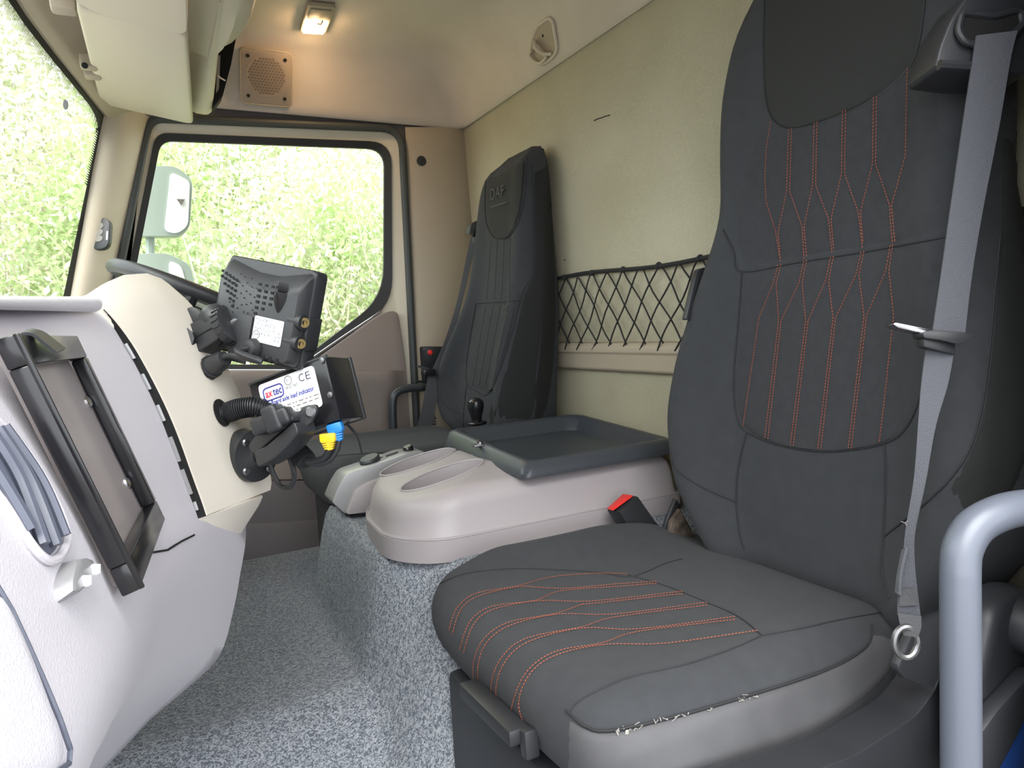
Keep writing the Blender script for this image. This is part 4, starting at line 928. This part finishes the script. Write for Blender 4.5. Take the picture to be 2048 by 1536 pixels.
# ---- small control box and coiled lead on the far pillar
q = P(858, 730, y=2.245); fr = Fr(q, (1, 0, 0), (0, 0, 1))
cb = thing('control_box', q-Vector((0, 0, .06)), 'black control box with red button on the far pillar', 'control box')
obj('case', prism(PL(rounded([(845, 693), (892, 693), (896, 770), (850, 770)], 4, 3), y=2.235), (0, .03, 0)), M['black'], cb, bevel=.004)
obj('button', lathe([(.009, 0), (.009, .004), (.006, .007), (0, .007)], 16, P(860, 705, y=2.235), (0, -1, 0)), M['red'], cb, label='round red button')
obj('side_ridge', prism(PL([(846, 700), (850, 700), (853, 764), (849, 764)], y=2.229), (0, .006, 0)), M['charcoal'], cb)
co = [P(868, 800, y=2.20), P(864, 820, y=2.2), P(870, 836, y=2.19)]
for i in range(90): t = i/90; c = P(866, 838+t*38, y=2.19); co.append(c+Vector((.010*math.cos(t*44), .010*math.sin(t*44), 0)))
o = obj('coiled_lead', tube(co, .0022, 6), M['black']); tag(o, 'black coiled lead hanging behind the driver belt', 'cable')
# ---- cargo net on the rear wall
nt_ = thing('cargo_net', (XR-.03, 1.3, .80), 'black elastic net stretched across the rear wall above the rail', 'net')
XN = XR-.024; z1, z0 = .998, .805; y0n, y1n = .32, 2.08
tops = [(XN, y, z1+.006*math.sin(y*9)) for y in np.linspace(y0n, y1n, 40)]
obj('top_cord', tube(tops, .005, 8), M['net'], nt_)
pit = .066; K = int((y1n-y0n)/pit)+1
for s in (1, -1):
    for k in range(-3, K+3):
        q = []
        for i in range(11):
            f = i/10; y = y0n+k*pit+s*f*.145+.004*math.sin(k*2.1+f*9+s); z = z1-.003-(z1-z0)*f
            if y0n-.01 <= y <= y1n+.01: q.append((XN-.003*s+.002*math.sin(k+f*6), y, z))
        if len(q) > 2: obj('cord', tube(q, .0021, 5), M['net'], nt_)
for k in range(0, K, 2): y = y0n+k*pit; obj('knot', sphere((XN, y, z1+.004*math.sin(y*9)), .008, 8, 6), M['net'], nt_)
# ================================================================== OVERHEAD
def visor(px, ys, label):
    q = [P(u, v, y=y) for (u, v), y in zip(px, ys)]
    t = thing('sun_visor', sum(q, Vector())/4, label, 'sun visor', 'folded sun visors above the windscreen'); return q, t
# far visor
q = [P(150, 14, y=1.32), P(374, 72, y=1.32), P(386, 250, y=2.13), P(200, 208, y=2.13)]
q = [Vector(p) for p in q]
t = thing('sun_visor', q[3], 'beige folded sun visor on the driver side of the windscreen', 'sun visor', 'folded sun visors')
pl = rounded([q[0], q[1], q[2], q[3]], [.02, .02, .03, .05], 5); n = (q[1]-q[0]).cross(q[3]-q[0]).normalized(); n = n if n.z > 0 else -n
obj('flap', prism(pl, n*.02), M['beige'], t, bevel=.007, seg=3)
for u, v, y in ((176, 136, 1.72), (184, 155, 1.80)):
    c = P(u, v, y=y); obj('hinge', join(box(c+Vector((.002, 0, .012)), (.032, .035, .028))), M['bpillar'], t, bevel=.006)
obj('screw', lathe([(.006, 0), (.006, .003), (0, .003)], 12, P(170, 131, y=1.70), (-.2, -.9, -.3)), M['dark'], t)
# near visor
q2 = [P(60, -120, y=.78), P(372, -160, y=.78), P(374, 69, y=1.29), P(148, 12, y=1.29)]
for i, z in ((0, q[0].z+.0), (1, q[1].z+.0)): q2[i] = P(60 if i == 0 else 372, -200 if i == 0 else -190, z=z)
t2 = thing('sun_visor', q2[3], 'beige folded sun visor at the top edge over the centre of the windscreen', 'sun visor', 'folded sun visors')
pl = rounded(q2, [.02, .02, .03, .06], 5); obj('flap', prism([Vector(p)+Vector((0, 0, -.004)) for p in pl], n*.022), M['beige'], t2, bevel=.007, seg=3)
c = P(128, 22, y=1.30); obj('hinge', box(c+Vector((0, 0, .012)), (.035, .03, .03)), M['bpillar'], t2, bevel=.006)
# locker behind the visors
zl = q[2].z
lk = thing('overhead_locker', (.22, 1.4, zl), 'beige overhead locker above the windscreen behind the sun visors', 'locker')
e0 = P(388, 236, y=2.16); e1 = P(424, 234, y=2.16); b0 = P(392, 90, y=1.40)
zb = e0.z
def sec(y, xr, zb, r): return [(-.06, y, 1.60), (.10, y, zb+.045), (e0.x-.012, y, zb+.012), (e0.x+.004, y, zb+.002), (xr-r, y, zb), (xr-r*.3, y, zb+r*.25), (xr, y, zb+r), (xr+.004, y, zb+.12), (xr, y, 1.77), (-.06, y, 1.77)]
def xs(y): return lerp([1.45, 2.16], [max(P(430, 95, y=1.5).x, e0.x+.012), e1.x], y)
obj('end_section', loft([sec(y, xs(y), zb, .012) for y in (1.42, 1.5, 1.8, 2.10)]+[sec(2.135, e1.x-.006, zb+.004, .012), sec(2.155, e1.x-.03, zb+.02, .01)], True, True, True), M['beige'], lk, smooth=40)
def sec2(y, xr, zb, k): return [(-.06, y, 1.60), (.08, y, zb+.03), (min(e0.x, xr-.02), y, zb+.004), (xr*.5+min(e0.x, xr-.02)*.5, y, zb+.002), (xr-.03*k, y, zb+.008), (xr-.008*k, y, zb+.018), (xr, y, zb+.03), (xr, y, zb+.15), (xr-.01, y, 1.77), (-.06, y, 1.77)]
bs2 = [P(u, v, z=zb+.03) for u, v in ((428, 91), (448, 86), (470, 75), (490, 56), (504, 28), (511, 0))]
bs2.sort(key=lambda p: p.y); last = bs2[0].x
obj('bulged_section', loft([sec2(.32, last+.01, zb, 1), sec2(.8, last+.01, zb, 1)]+[sec2(p.y, p.x, zb, 1) for p in bs2], True, True, True), M['beige'], lk, smooth=45)
obj('recess', prism(PL([(433, 84), (474, 66), (462, 130), (446, 190), (428, 214)], y=2.02), (0, .06, 0)), M['dark'], lk, label='dark gap behind the locker')
obj('slot_trim', prism(PL([(435, 112), (441, 110), (438, 176), (432, 184)], y=2.0), (0, .02, 0)), M['silverpod'], lk, label='metal edge inside the gap')
o = obj('wire_end', tube([P(437, 152, y=1.99), P(441, 156, y=1.98), P(450, 161, y=1.97)], .0018, 6), M['whitelabel'], lk)
# ---- interior lamp
lc = P(634, 32, z=1.772); fr = Fr(P(634, 32, z=1.768), (1, .06, 0), (.10, -1, 0))
il = thing('interior_lamp', lc-Vector((0, 0, .012)), 'lit rectangular interior lamp in the headliner', 'lamp')
cpx = [(598, 54), (650, 57), (671, 4), (614, -2)]
cor = [S_ceil.hit(u, v, .004) for u, v in cpx]
obj('housing', prism(rounded(cor, .008, 4), (0, 0, -.012)), M['bpillar'], il, bevel=.004)
def bl(a, b, dz):
    p = (cor[0]*(1-a)+cor[1]*a)*(1-b)+(cor[3]*(1-a)+cor[2]*a)*b; return p+Vector((0, 0, dz))
obj('lens', prism([bl(.1, .05, -.012), bl(.9, .05, -.012), bl(.9, .52, -.012), bl(.1, .52, -.012)], (0, 0, -.006)), M['lamp'], il, bevel=.003, label='glowing warm lens')
obj('rocker', prism([bl(.12, .56, -.012), bl(.9, .56, -.012), bl(.88, .92, -.012), bl(.14, .92, -.012)], (0, 0, -.004)), M['bpillar'], il, bevel=.003)
obj('toggle', tube([bl(.5, .5, -.02), bl(.62, .52, -.023), bl(.66, .6, -.02)], .003, 8), M['bpillar'], il)
li = bpy.data.lights.new('interior_bulb', 'POINT'); li.energy = .07; li.color = (1, .62, .32); li.shadow_soft_size = .012
lo = bpy.data.objects.new('interior_bulb', li); COL.objects.link(lo); lo.parent = il; lo.location = bl(.5, .28, -.035)-WL[il.name]
# ---- loudspeaker in the headliner
spx = [(474, 92), (578, 104), (590, 214), (478, 203)]
sp = thing('speaker', S_ceil.hit(530, 205), 'square speaker grille in the headliner above the driver window', 'speaker')
co = [S_ceil.hit(u, v, 0) for u, v in spx]; nrm_ = (co[1]-co[0]).cross(co[3]-co[0]).normalized()
if nrm_.y > 0: nrm_ = -nrm_
ctr = sum(co, Vector())/4
fr = Fr(ctr+nrm_*.012, (co[1]-co[0])+(co[2]-co[3]), (co[0]-co[3])+(co[1]-co[2])); W = (co[1]-co[0]).length; H = (co[0]-co[3]).length
obj('frame', fr.prism(rounded([(-W/2, -H/2), (W/2, -H/2), (W/2, H/2), (-W/2, H/2)], .014, 5), -.03, .008), M['grill'], sp, bevel=.005, seg=3)
obj('border', tube([fr(a, b, .005) for a, b in rounded([(-W/2, -H/2), (W/2, -H/2), (W/2, H/2), (-W/2, H/2)], .016, 5)], .003, 8, True), M['bpillar'], sp)
rg2 = min(W, H)*.40; cy = .006
gg = obj('grille', fr.prism([(rg2*math.cos(t), cy+rg2*math.sin(t)) for t in np.linspace(0, 6.283, 36, False)], .006, .0088), M['grill'], sp)
hx = rg2/7.2; cells = []
for i in range(-8, 9):
    for j in range(-8, 9):
        a = (i+(j % 2)*.5)*hx*1.12; b = j*hx*.97
        if math.hypot(a, b) < rg2-hx*.7: cells.append(fr.prism([(a+hx*.47*math.cos(t), cy+b+hx*.47*math.sin(t)) for t in [math.pi/6+k*math.pi/3 for k in range(6)]], .0085, .0094))
for m_ in cells: obj('cell', m_, M['grillin'], gg, flat=True)
for a, b in ((-1, 1), (1, 1), (-1, -1), (1, -1)): obj('screw', lathe([(.005, 0), (.005, .003), (.002, .003), (0, .002)], 12, fr(a*W*.36, b*H*.36+.002, .007), fr.z), M['dark'], sp)
# ---- coat hook in the rear cove
hk_ = thing('coat_hook', S_ceil.hit(1090, 128), 'beige recessed coat hook at the top of the rear wall', 'coat hook')
hp_ = rounded([(1062, 118), (1066, 82), (1076, 52), (1100, 34), (1108, 42), (1117, 98), (1110, 112), (1086, 130)], 10, 4)
bz = [S_ceil.hit(u, v, .004) for u, v in hp_]; nn = (S_ceil.hit(1090, 85, .01)-S_ceil.hit(1090, 85, 0)).normalized()
obj('bezel', tube(bz, .005, 8, True), M['beige'], hk_)
obj('recess', prism([p-nn*.003 for p in bz], nn*.004), M['bpillar'], hk_)
h = [S_ceil.hit(u, v, o_) for u, v, o_ in ((1072, 96, .006), (1080, 78, .02), (1088, 92, .028), (1098, 104, .02), (1108, 106, .008))]
obj('hook', tube(spline(h, 6), .0045, 8), M['beige'], hk_)
h = [S_ceil.hit(u, v, .014) for u, v in ((1071, 98), (1067, 108), (1076, 120), (1088, 124), (1100, 112), (1094, 104), (1080, 84))]
obj('loop', tube(spline(h, 5), .004, 8), M['beige'], hk_)
obj('screw', lathe([(.004, 0), (.004, .003), (0, .003)], 10, S_ceil.hit(1089, 70, .003), nn), M['dark'], hk_)
# ================================================================== DEVICES ON THE DASH
# ---- reversing monitor, seen from behind
A, B, Cc, D = P(428, 512, d=0.945), P(598, 540, d=0.89), P(611, 742, d=0.885), P(444, 694, d=0.94)
ctr = (A+B+Cc+D)/4; W = ((B-A).length+(Cc-D).length)/2; H = ((A-D).length+(B-Cc).length)/2
fr = Fr(ctr, (B-A)+(Cc-D), (A-D)+(B-Cc))
mo_ = thing('monitor', fr(0, -H/2, -.01), 'black reversing monitor turned away from the camera on a ball mount', 'monitor')
def ml(s, z, r=.008, sh=0): return [fr(a, b, z) for a, b in rounded([(-W/2*s, -H/2*s-sh), (W/2*s, -H/2*s-sh), (W/2*s, H/2*s-sh), (-W/2*s, H/2*s-sh)], r, 5)]
obj('bezel', loft([ml(.98, -.036), ml(1.02, -.033), ml(1.03, -.012), ml(1.01, -.010)], True, True, True), M['black'], mo_, smooth=40)
obj('screen', prism(ml(.86, -.0365, .002), -fr.z*.001), M['dark'], mo_)
def bk_(s, z, top): return [fr(a, b, z) for a, b in rounded([(-W/2*s, -H/2*s), (W/2*s, -H/2*s), (W/2*s, H/2*s-top), (W*.12, H/2*s-top-.012), (-W*.12, H/2*s-top-.012), (-W/2*s, H/2*s-top)], .008, 4)]
bkc = obj('back_cover', loft([bk_(.99, -.012, 0), bk_(.97, -.004, .004), bk_(.93, .006, .018), bk_(.91, .008, .020)], True, False, True), M['black'], mo_, smooth=40)
zf = .0085
def dot(a, b, w=.0042, h=.0034): return fr.box((a*W, b*H, zf), (w, h, .0012))
for row, cols in enumerate((range(5), range(5), range(1, 5), range(2, 5), range(3, 5), (4,))):
    for c in cols: obj('vent_slot', dot(-.44+c*.045, .33-row*.055-c*.016, .0036), M['dark'], bkc)
for row, n_ in enumerate((4, 4, 4, 3, 2, 1)):
    for c in range(n_): obj('vent_slot', dot(.02+c*.075, .27-row*.060, .0048), M['dark'], bkc)
for i in range(30):
    r = .042*math.sqrt((i+.5)/30)*W/.18; t = i*2.4; obj('speaker_hole', fr.box((-.16*W+r*math.cos(t)*.7, .10*H+r*math.sin(t), zf), (.0014, .0014, .001)), M['dark'], bkc)
obj('hood_groove', loft([[fr(.27*W+k*.010*s_, .34*H-.30*H*f, zf+.007*(1-abs(k))*s_) for k in (-1, -.5, 0, .5, 1)] for f, s_ in ((0, 1.0), (.3, 1.0), (.34, .9))], False), M['blackgloss'], bkc, smooth=50)
obj('hood_rib', loft([[fr(.27*W+k*.010*s_, .34*H-.30*H*f, zf+.010*(1-k*k)*s_) for k in (-1, -.5, 0, .5, 1)] for f, s_ in ((.36, 1.0), (.6, .95), (.9, .5), (1.05, .1))], False), M['blackgloss'], bkc, smooth=50)
for b in (-.02, -.235):
    c = fr(W*.485, b*H, -.002); o = obj('mounting_boss', tube([c-fr.x*.016, c+fr.x*.004], .0105, 14), M['black'], mo_)
    obj('brass_insert', lathe([(.0065, 0), (.0065, .002), (.0035, .002), (.0035, -.003), (0, -.003)], 14, c+fr.x*.004+fr.z*.0, fr.x+fr.z*.5), M['brass'], o)
obj('boss_plate', fr.box((W*.515, -.13*H, -.02), (.006, H*.34, .026)), M['black'], mo_, bevel=.001)
obj('back_plate', fr.box((-.10*W, -.32*H, zf+.001), (W*.22, H*.5, .003)), M['charcoal'], mo_, bevel=.001)
lb = obj('label', fr.prism(rounded([(-.055*0+.03*W, -.31*H), (.36*W, -.31*H), (.36*W, -.05*H), (.03*W, -.05*H)], .002, 3), zf, zf+.0008), M['whitelabel'], mo_, label='white rating label')
tz = zf+.0012; k = W*.33/.058
for s, b, sz in (('MODEL:HD7BP121DC', -.10, .0062), ('7" HD COLOR MONITOR', -.145, .0062), ('POWER: DC10-32V 10W   22B1', -.19, .0058), ('      10R-06 10973   CAL PN', -.235, .0052), ('                                004128', -.275, .0054)):
    text('label_text', s.strip(), sz, fr, (.045 if s == s.strip() else .115 if s.strip().startswith('10R') else .27)*W, b*H, tz, M['ink'], lb, fit=(.012*len(s.strip()) if 0 else {16: .20, 19: .23, 26: .30, 21: .235, 6: .07}.get(len(s.strip()), .2))*W)
obj('approval_mark', tube([fr(.075*W+.0055*math.cos(t), -.24*H+.0055*math.sin(t), tz) for t in np.linspace(0, 6.283, 18, False)], .0004, 4, True), M['ink'], lb)
text('label_text', 'E4', .006, fr, .056*W, -.25*H, tz, M['ink'], lb)
obj('cable_boss', lathe([(.013, 0), (.013, .004), (.010, .010), (.006, .012), (0, .012)], 18, fr(.07*W, -.385*H, zf), fr.z), M['rubber'], mo_)
for a in (.19, .27, .35): obj('bottom_slot', fr.box((a*W, -.452*H, zf), (.004, .006, .001)), M['dark'], bkc)
MF, MW, MH = fr, W, H
# cable from the monitor to its plug
cp0 = MF(.07*W, -.385*H, .02)
pts = [cp0, MF(.06*W, -.43*H, .035), P(520, 722, d=0.885), P(490, 716, d=0.895), P(462, 711, d=0.905), P(446, 716, d=0.91), P(438, 726, d=0.915)]
mc = thing('monitor_cable', P(425, 752, d=0.92), 'short black cable plugged in below the monitor', 'cable')
obj('lead', tube(spline(pts, 8), .0042, 10), M['black'], mc)
a, b = P(450, 716, d=0.91), P(410, 742, d=0.93)
obj('plug', tube([b, b*.9+a*.1, b*.65+a*.35, b*.6+a*.4, b*.3+a*.7, a], [.013, .0145, .0145, .0135, .0135, .010], 14), M['black'], mc)
for f in (.12, .24, .36): c = b*(1-f)+a*f; obj('plug_ring', tube([c+(a-b).normalized()*-.0012, c+(a-b).normalized()*.0012], .0158, 14), M['charcoal'], mc)
# ---- ball mount of the monitor
mm = thing('monitor_mount', P(400, 690, d=0.945), 'black plastic ball mount holding the monitor', 'mount')
a, b = P(382, 690, d=0.945), P(450, 652, d=0.93)
ax_ = (b-a).normalized(); f2 = Fr((a+b)/2, ax_, Vector(UP)); Lb = (b-a).length
obj('clamp_body', f2.prism(rounded([(-Lb/2, -.022), (Lb/2, -.020), (Lb/2+.004, .016), (-Lb/2+.004, .020)], .008, 4), -.02, .02), M['black'], mm, bevel=.006, seg=3)
obj('clamp_split', f2.box((0, -.002, .0205), (Lb*.9, .0016, .001)), M['dark'], mm)
c = P(458, 652, d=0.925); obj('lock_wheel', lathe([(.022, -.008), (.027, -.006), (.027, .006), (.022, .008)], 28, c, ax_), M['black'], mm)
for i in range(20): t = i*2*math.pi/20; u_ = ax_.cross(Vector((0, 0, 1))).normalized(); w_ = ax_.cross(u_); obj('knurl', box(c+(u_*math.cos(t)+w_*math.sin(t))*.027, (.010, .003, .003), (ax_, (u_*math.cos(t)+w_*math.sin(t)), ax_.cross(u_*math.cos(t)+w_*math.sin(t)))), M['black'], mm)
obj('ball_socket', sphere(P(432, 640, d=0.935), .022, 16, 10), M['black'], mm)
obj('stud', tube([c, P(484, 636, d=0.92)], .006, 10), M['screwm'], mm)
obj('foot', tube([a, S_cp.hit(376, 672, -.01)], .016, 12), M['black'], mm)
wn = rounded([(366, 622), (382, 612), (398, 620), (412, 640), (404, 648), (384, 650), (370, 640)], 6, 4)
obj('wing_nut', prism(PL(wn, d=0.93), Vector(FW)*.010), M['black'], mm, bevel=.003)
obj('wing_stem', tube([P(388, 648, d=0.935), P(396, 664, d=0.935)], .006, 8), M['screwm'], mm)
# ---- axle load indicator
A, B, Cc, D = P(487, 776, d=0.945), P(640, 712, d=0.9), P(690, 838, d=0.885), P(533, 884, d=0.93)
ctr = (A+B+Cc+D)/4; W = ((B-A).length+(Cc-D).length)/2; H = ((A-D).length+(B-Cc).length)/2
fr = Fr(ctr, (B-A)+(Cc-D), (A-D)+(B-Cc))
ai = thing('axle_load_indicator', fr(0, -H/2, -.03), 'black indicator box with white label hung below the monitor', 'indicator box')
bxp = [(-W/2, -H/2), (W/2, -H/2), (W/2, H/2), (-W/2, H/2)]
obj('case', fr.prism(bxp, -.055, 0), M['blackgloss'], ai, bevel=.004)
obj('top_edge', fr.box((0, H/2-.001, -.004), (W, .004, .006)), M['seal'], ai)
obj('front_rim', fr.prism([(-W/2-.001, -H/2-.001), (W/2+.001, -H/2-.001), (W/2+.001, H/2+.001), (-W/2-.001, H/2+.001)], -.060, -.054), M['black'], ai, bevel=.002)
for s in (-.25, .25): obj('case_screw', lathe([(.004, 0), (.004, .002), (0, .003)], 10, fr(W*.46*(1 if s > 0 else 1), H*(.44 if s > 0 else -.1), 0), fr.z), M['screwm'], ai)
l0, l1 = -W*.375, W*.345; t0, t1 = H*.42, -H*.22
lb = obj('label', fr.prism(rounded([(l0, t1), (l1, t1), (l1, t0), (l0, t0)], .006, 4), .0, .0009), M['whitelabel'], ai, label='white maker label')
tz = .0014; LW = l1-l0; LH = t0-t1
lp = lambda a, b: (l0+LW*a, t1+LH*b)
bx0, by0 = lp(.07, .55); bx1, by1 = lp(.42, .86)
obj('logo_border', tube([fr(a, b, tz) for a, b in rounded([(bx0, by0), (bx1, by0), (bx1, by1), (bx0, by1)], .006, 4)], .0009, 5, True), M['inkblue'], lb)
text('logo_text', 'ax', LH*.27, fr, *lp(.10, .63), tz, M['inkred'], lb, fit=LW*.125, bold=.0003)
text('logo_text', 'tec', LH*.27, fr, *lp(.235, .63), tz, M['inkblue'], lb, fit=LW*.16, bold=.0003)
obj('approval_mark', tube([fr(lp(.535, .84)[0]+.0058*math.cos(t), lp(.5, .86)[1]+.0058*math.sin(t), tz) for t in np.linspace(0, 6.283, 18, False)], .0004, 4, True), M['ink'], lb)
text('label_text', 'E11', LH*.08, fr, *lp(.505, .84), tz, M['ink'], lb, fit=LW*.06)
text('label_text', '10R-05 7547', LH*.10, fr, *lp(.45, .66), tz, M['ink'], lb, fit=LW*.23)
text('label_text', 'C', LH*.27, fr, *lp(.72, .72), tz, M['ink'], lb, fit=LW*.09)
text('label_text', 'E', LH*.27, fr, *lp(.84, .72), tz, M['ink'], lb, fit=LW*.08)
text('label_text', 'OnBoard axle load indicator', LH*.16, fr, *lp(.07, .42), tz, M['inkblue'], lb, fit=LW*.86, shear=.15, bold=.0002)
rr_ = random.Random(3)
for row, b in enumerate((.30, .21, .12, .04)):
    a = .08 if row == 0 else .12
    while a < (.92 if row < 2 else .75):
        wl = rr_.uniform(.03, .11); obj('small_print', fr.box((lp(a+wl/2, 0)[0], lp(0, b)[1], tz), (LW*wl*.8, .0012, .0003)), M['fobgrey'], lb); a += wl+.02
IF, IW, IH = fr, W, H
# ---- arm mount with round base
rm = thing('indicator_mount', S_cp.hit(492, 960), 'black double-ball arm with round screwed base holding the indicator box', 'mount')
na = Vector((.52, -.82, .22)).normalized(); c = S_cp.hit(491, 915, .0)+na*.018
fb_ = Fr(c, Vector((0, 0, 1)).cross(na), (0, 0, 1))
rad = .0365
obj('base_plate', lathe([(rad*.98, -.02), (rad, .002), (rad*.97, .006), (rad*.5, .009), (rad*.28, .016), (rad*.26, .024), (0, .024)], 36, c, fb_.z), M['black'], rm, smooth=40)
for t in (40, 130, 220, 310):
    t = math.radians(t); q = c+(fb_.x*math.cos(t)+fb_.y*math.sin(t))*rad*.74; s = obj('screw', lathe([(.0055, 0), (.0055, .004), (.004, .006), (0, .006)], 12, q+fb_.z*.004, fb_.z), M['screwm'], rm)
ball = P(536, 902, d=0.9); obj('neck', tube([c+fb_.z*.015, ball], [.013, .010], 12), M['black'], rm)
obj('ball', sphere(ball, .0175, 18, 12), M['black'], rm)
b2 = P(600, 846, d=0.875)
arm_ = (b2-ball).normalized(); f3 = Fr((ball+b2)/2, arm_, Vector(UP)); La = (b2-ball).length
for s in (1, -1):
    poly = rounded([(-La/2-.008, .001*s), (-La/2-.012, .016*s), (-La*.2, .022*s), (La*.2, .021*s), (La/2+.004, .017*s), (La/2+.008, .001*s)], .006, 4)
    obj('arm_half', f3.prism(poly, -.017, .017), M['black'], rm, bevel=.005, seg=3)
kn = f3(-La*.06, .022, 0); obj('knob_stem', tube([kn, kn+f3.y*.012], .008, 10), M['black'], rm)
tk = P(546, 842, d=.868); tx = (P(582, 822, d=.862)-P(508, 852, d=.872)); tf_ = Fr(tk, tx, Vector(UP)); obj('tee_knob', join(tf_.box((0, 0, 0), (tx.length, .022, .022)), tf_.box((.004, .002, 0), (.022, .034, .026))), M['black'], rm, bevel=.005, seg=3)
dm = rounded([(592, 832), (606, 812), (632, 808), (636, 822), (620, 848), (604, 858)], 8, 4)
fp = PL(dm, d=0.871); obj('diamond_plate', prism(fp, Vector(FW)*.010), M['black'], rm, bevel=.003)
obj('screw', lathe([(.007, 0), (.007, .003), (.005, .005), (0, .005)], 14, P(622, 824, d=0.871), -FW), M['screwm'], rm)
# ---- conduits and leads
def conduit(name, pts, r, label, grp=None):
    q = even(spline(pts, 10), 140); rad_ = [r*(1+.13*(1 if (i//2) % 2 else -1)) for i in range(len(q))]
    o = obj(name, tube(q, rad_, 12), M['black'], smooth=60); tag(o, label, 'conduit', grp); return o
conduit('corrugated_conduit', [S_cp.hit(440, 824, -.012), P(452, 826, d=0.93), P(476, 818, d=0.925), P(506, 814, d=0.925), P(530, 820, d=0.93), P(548, 832, d=0.935)], .0125, 'corrugated black conduit leaving a hole in the centre panel')
conduit('corrugated_conduit', [P(566, 868, d=0.935), P(582, 890, d=0.93), P(600, 908, d=0.925), P(612, 922, d=0.92)], .0125, 'short corrugated black conduit end below the arm mount')
hol = S_cp.hit(442, 826, .001); obj('conduit_hole', lathe([(.019, 0), (.019, .001), (0, .001)], 20, hol, S_cp.hit(442, 826, .01)-hol), M['dark'], cp)
def plug(col, top, bot, lab, leadpts, name):
    t = thing(name, bot, lab, 'cable', 'network leads of the indicator box')
    ax2 = (bot-top).normalized(); f4 = Fr((top+bot)/2, ax2.cross(Vector(FW)), -ax2); Lp = (bot-top).length
    obj('plug', f4.box((0, Lp*.24, 0), (.020, Lp*.5, .015)), col, t, bevel=.002)
    for i in range(4): obj('boot_ring', f4.box((0, -.02*Lp-i*Lp*.13, 0), (.017-.0018*i, Lp*.09, .013-.0012*i)), col, t, bevel=.0015)
    obj('boot_core', tube([f4(0, .05*Lp, 0), f4(0, -Lp*.5, 0)], [.006, .004], 8), col, t)
    obj('lead', tube(spline(leadpts, 8), .0042, 8), M['black'], t)
plug(M['blueplug'], P(668, 846, d=0.9), P(679, 882, d=0.9), 'blue network plug and lead under the indicator box', [P(678, 880, d=0.9), P(672, 902, d=0.902), P(655, 922, d=0.905), P(630, 928, d=0.91), P(606, 918, d=0.92)], 'network_lead')
plug(M['yellowplug'], P(656, 866, d=0.895), P(659, 900, d=0.895), 'yellow network plug and lead under the indicator box', [P(659, 898, d=0.895), P(650, 914, d=0.9), P(636, 920, d=0.905), P(616, 922, d=0.913), P(602, 912, d=0.923)], 'network_lead')
o = obj('thin_lead', tube(spline([P(540, 925, d=0.945), P(545, 945, d=0.945), P(560, 970, d=0.945), P(578, 975, d=0.935), P(588, 960, d=0.93), P(586, 935, d=0.925), P(575, 905, d=0.925)], 8), .0035, 8), M['black']); tag(o, 'thin black lead looping below the arm mount', 'cable')
o = obj('thin_lead', tube(spline([P(688, 842, d=0.945), P(705, 860, d=0.965), P(716, 875, d=0.995), P(724, 905, d=1.045)], 8), .002, 6), M['black']); tag(o, 'thin black lead hanging from the corner of the indicator box', 'cable')
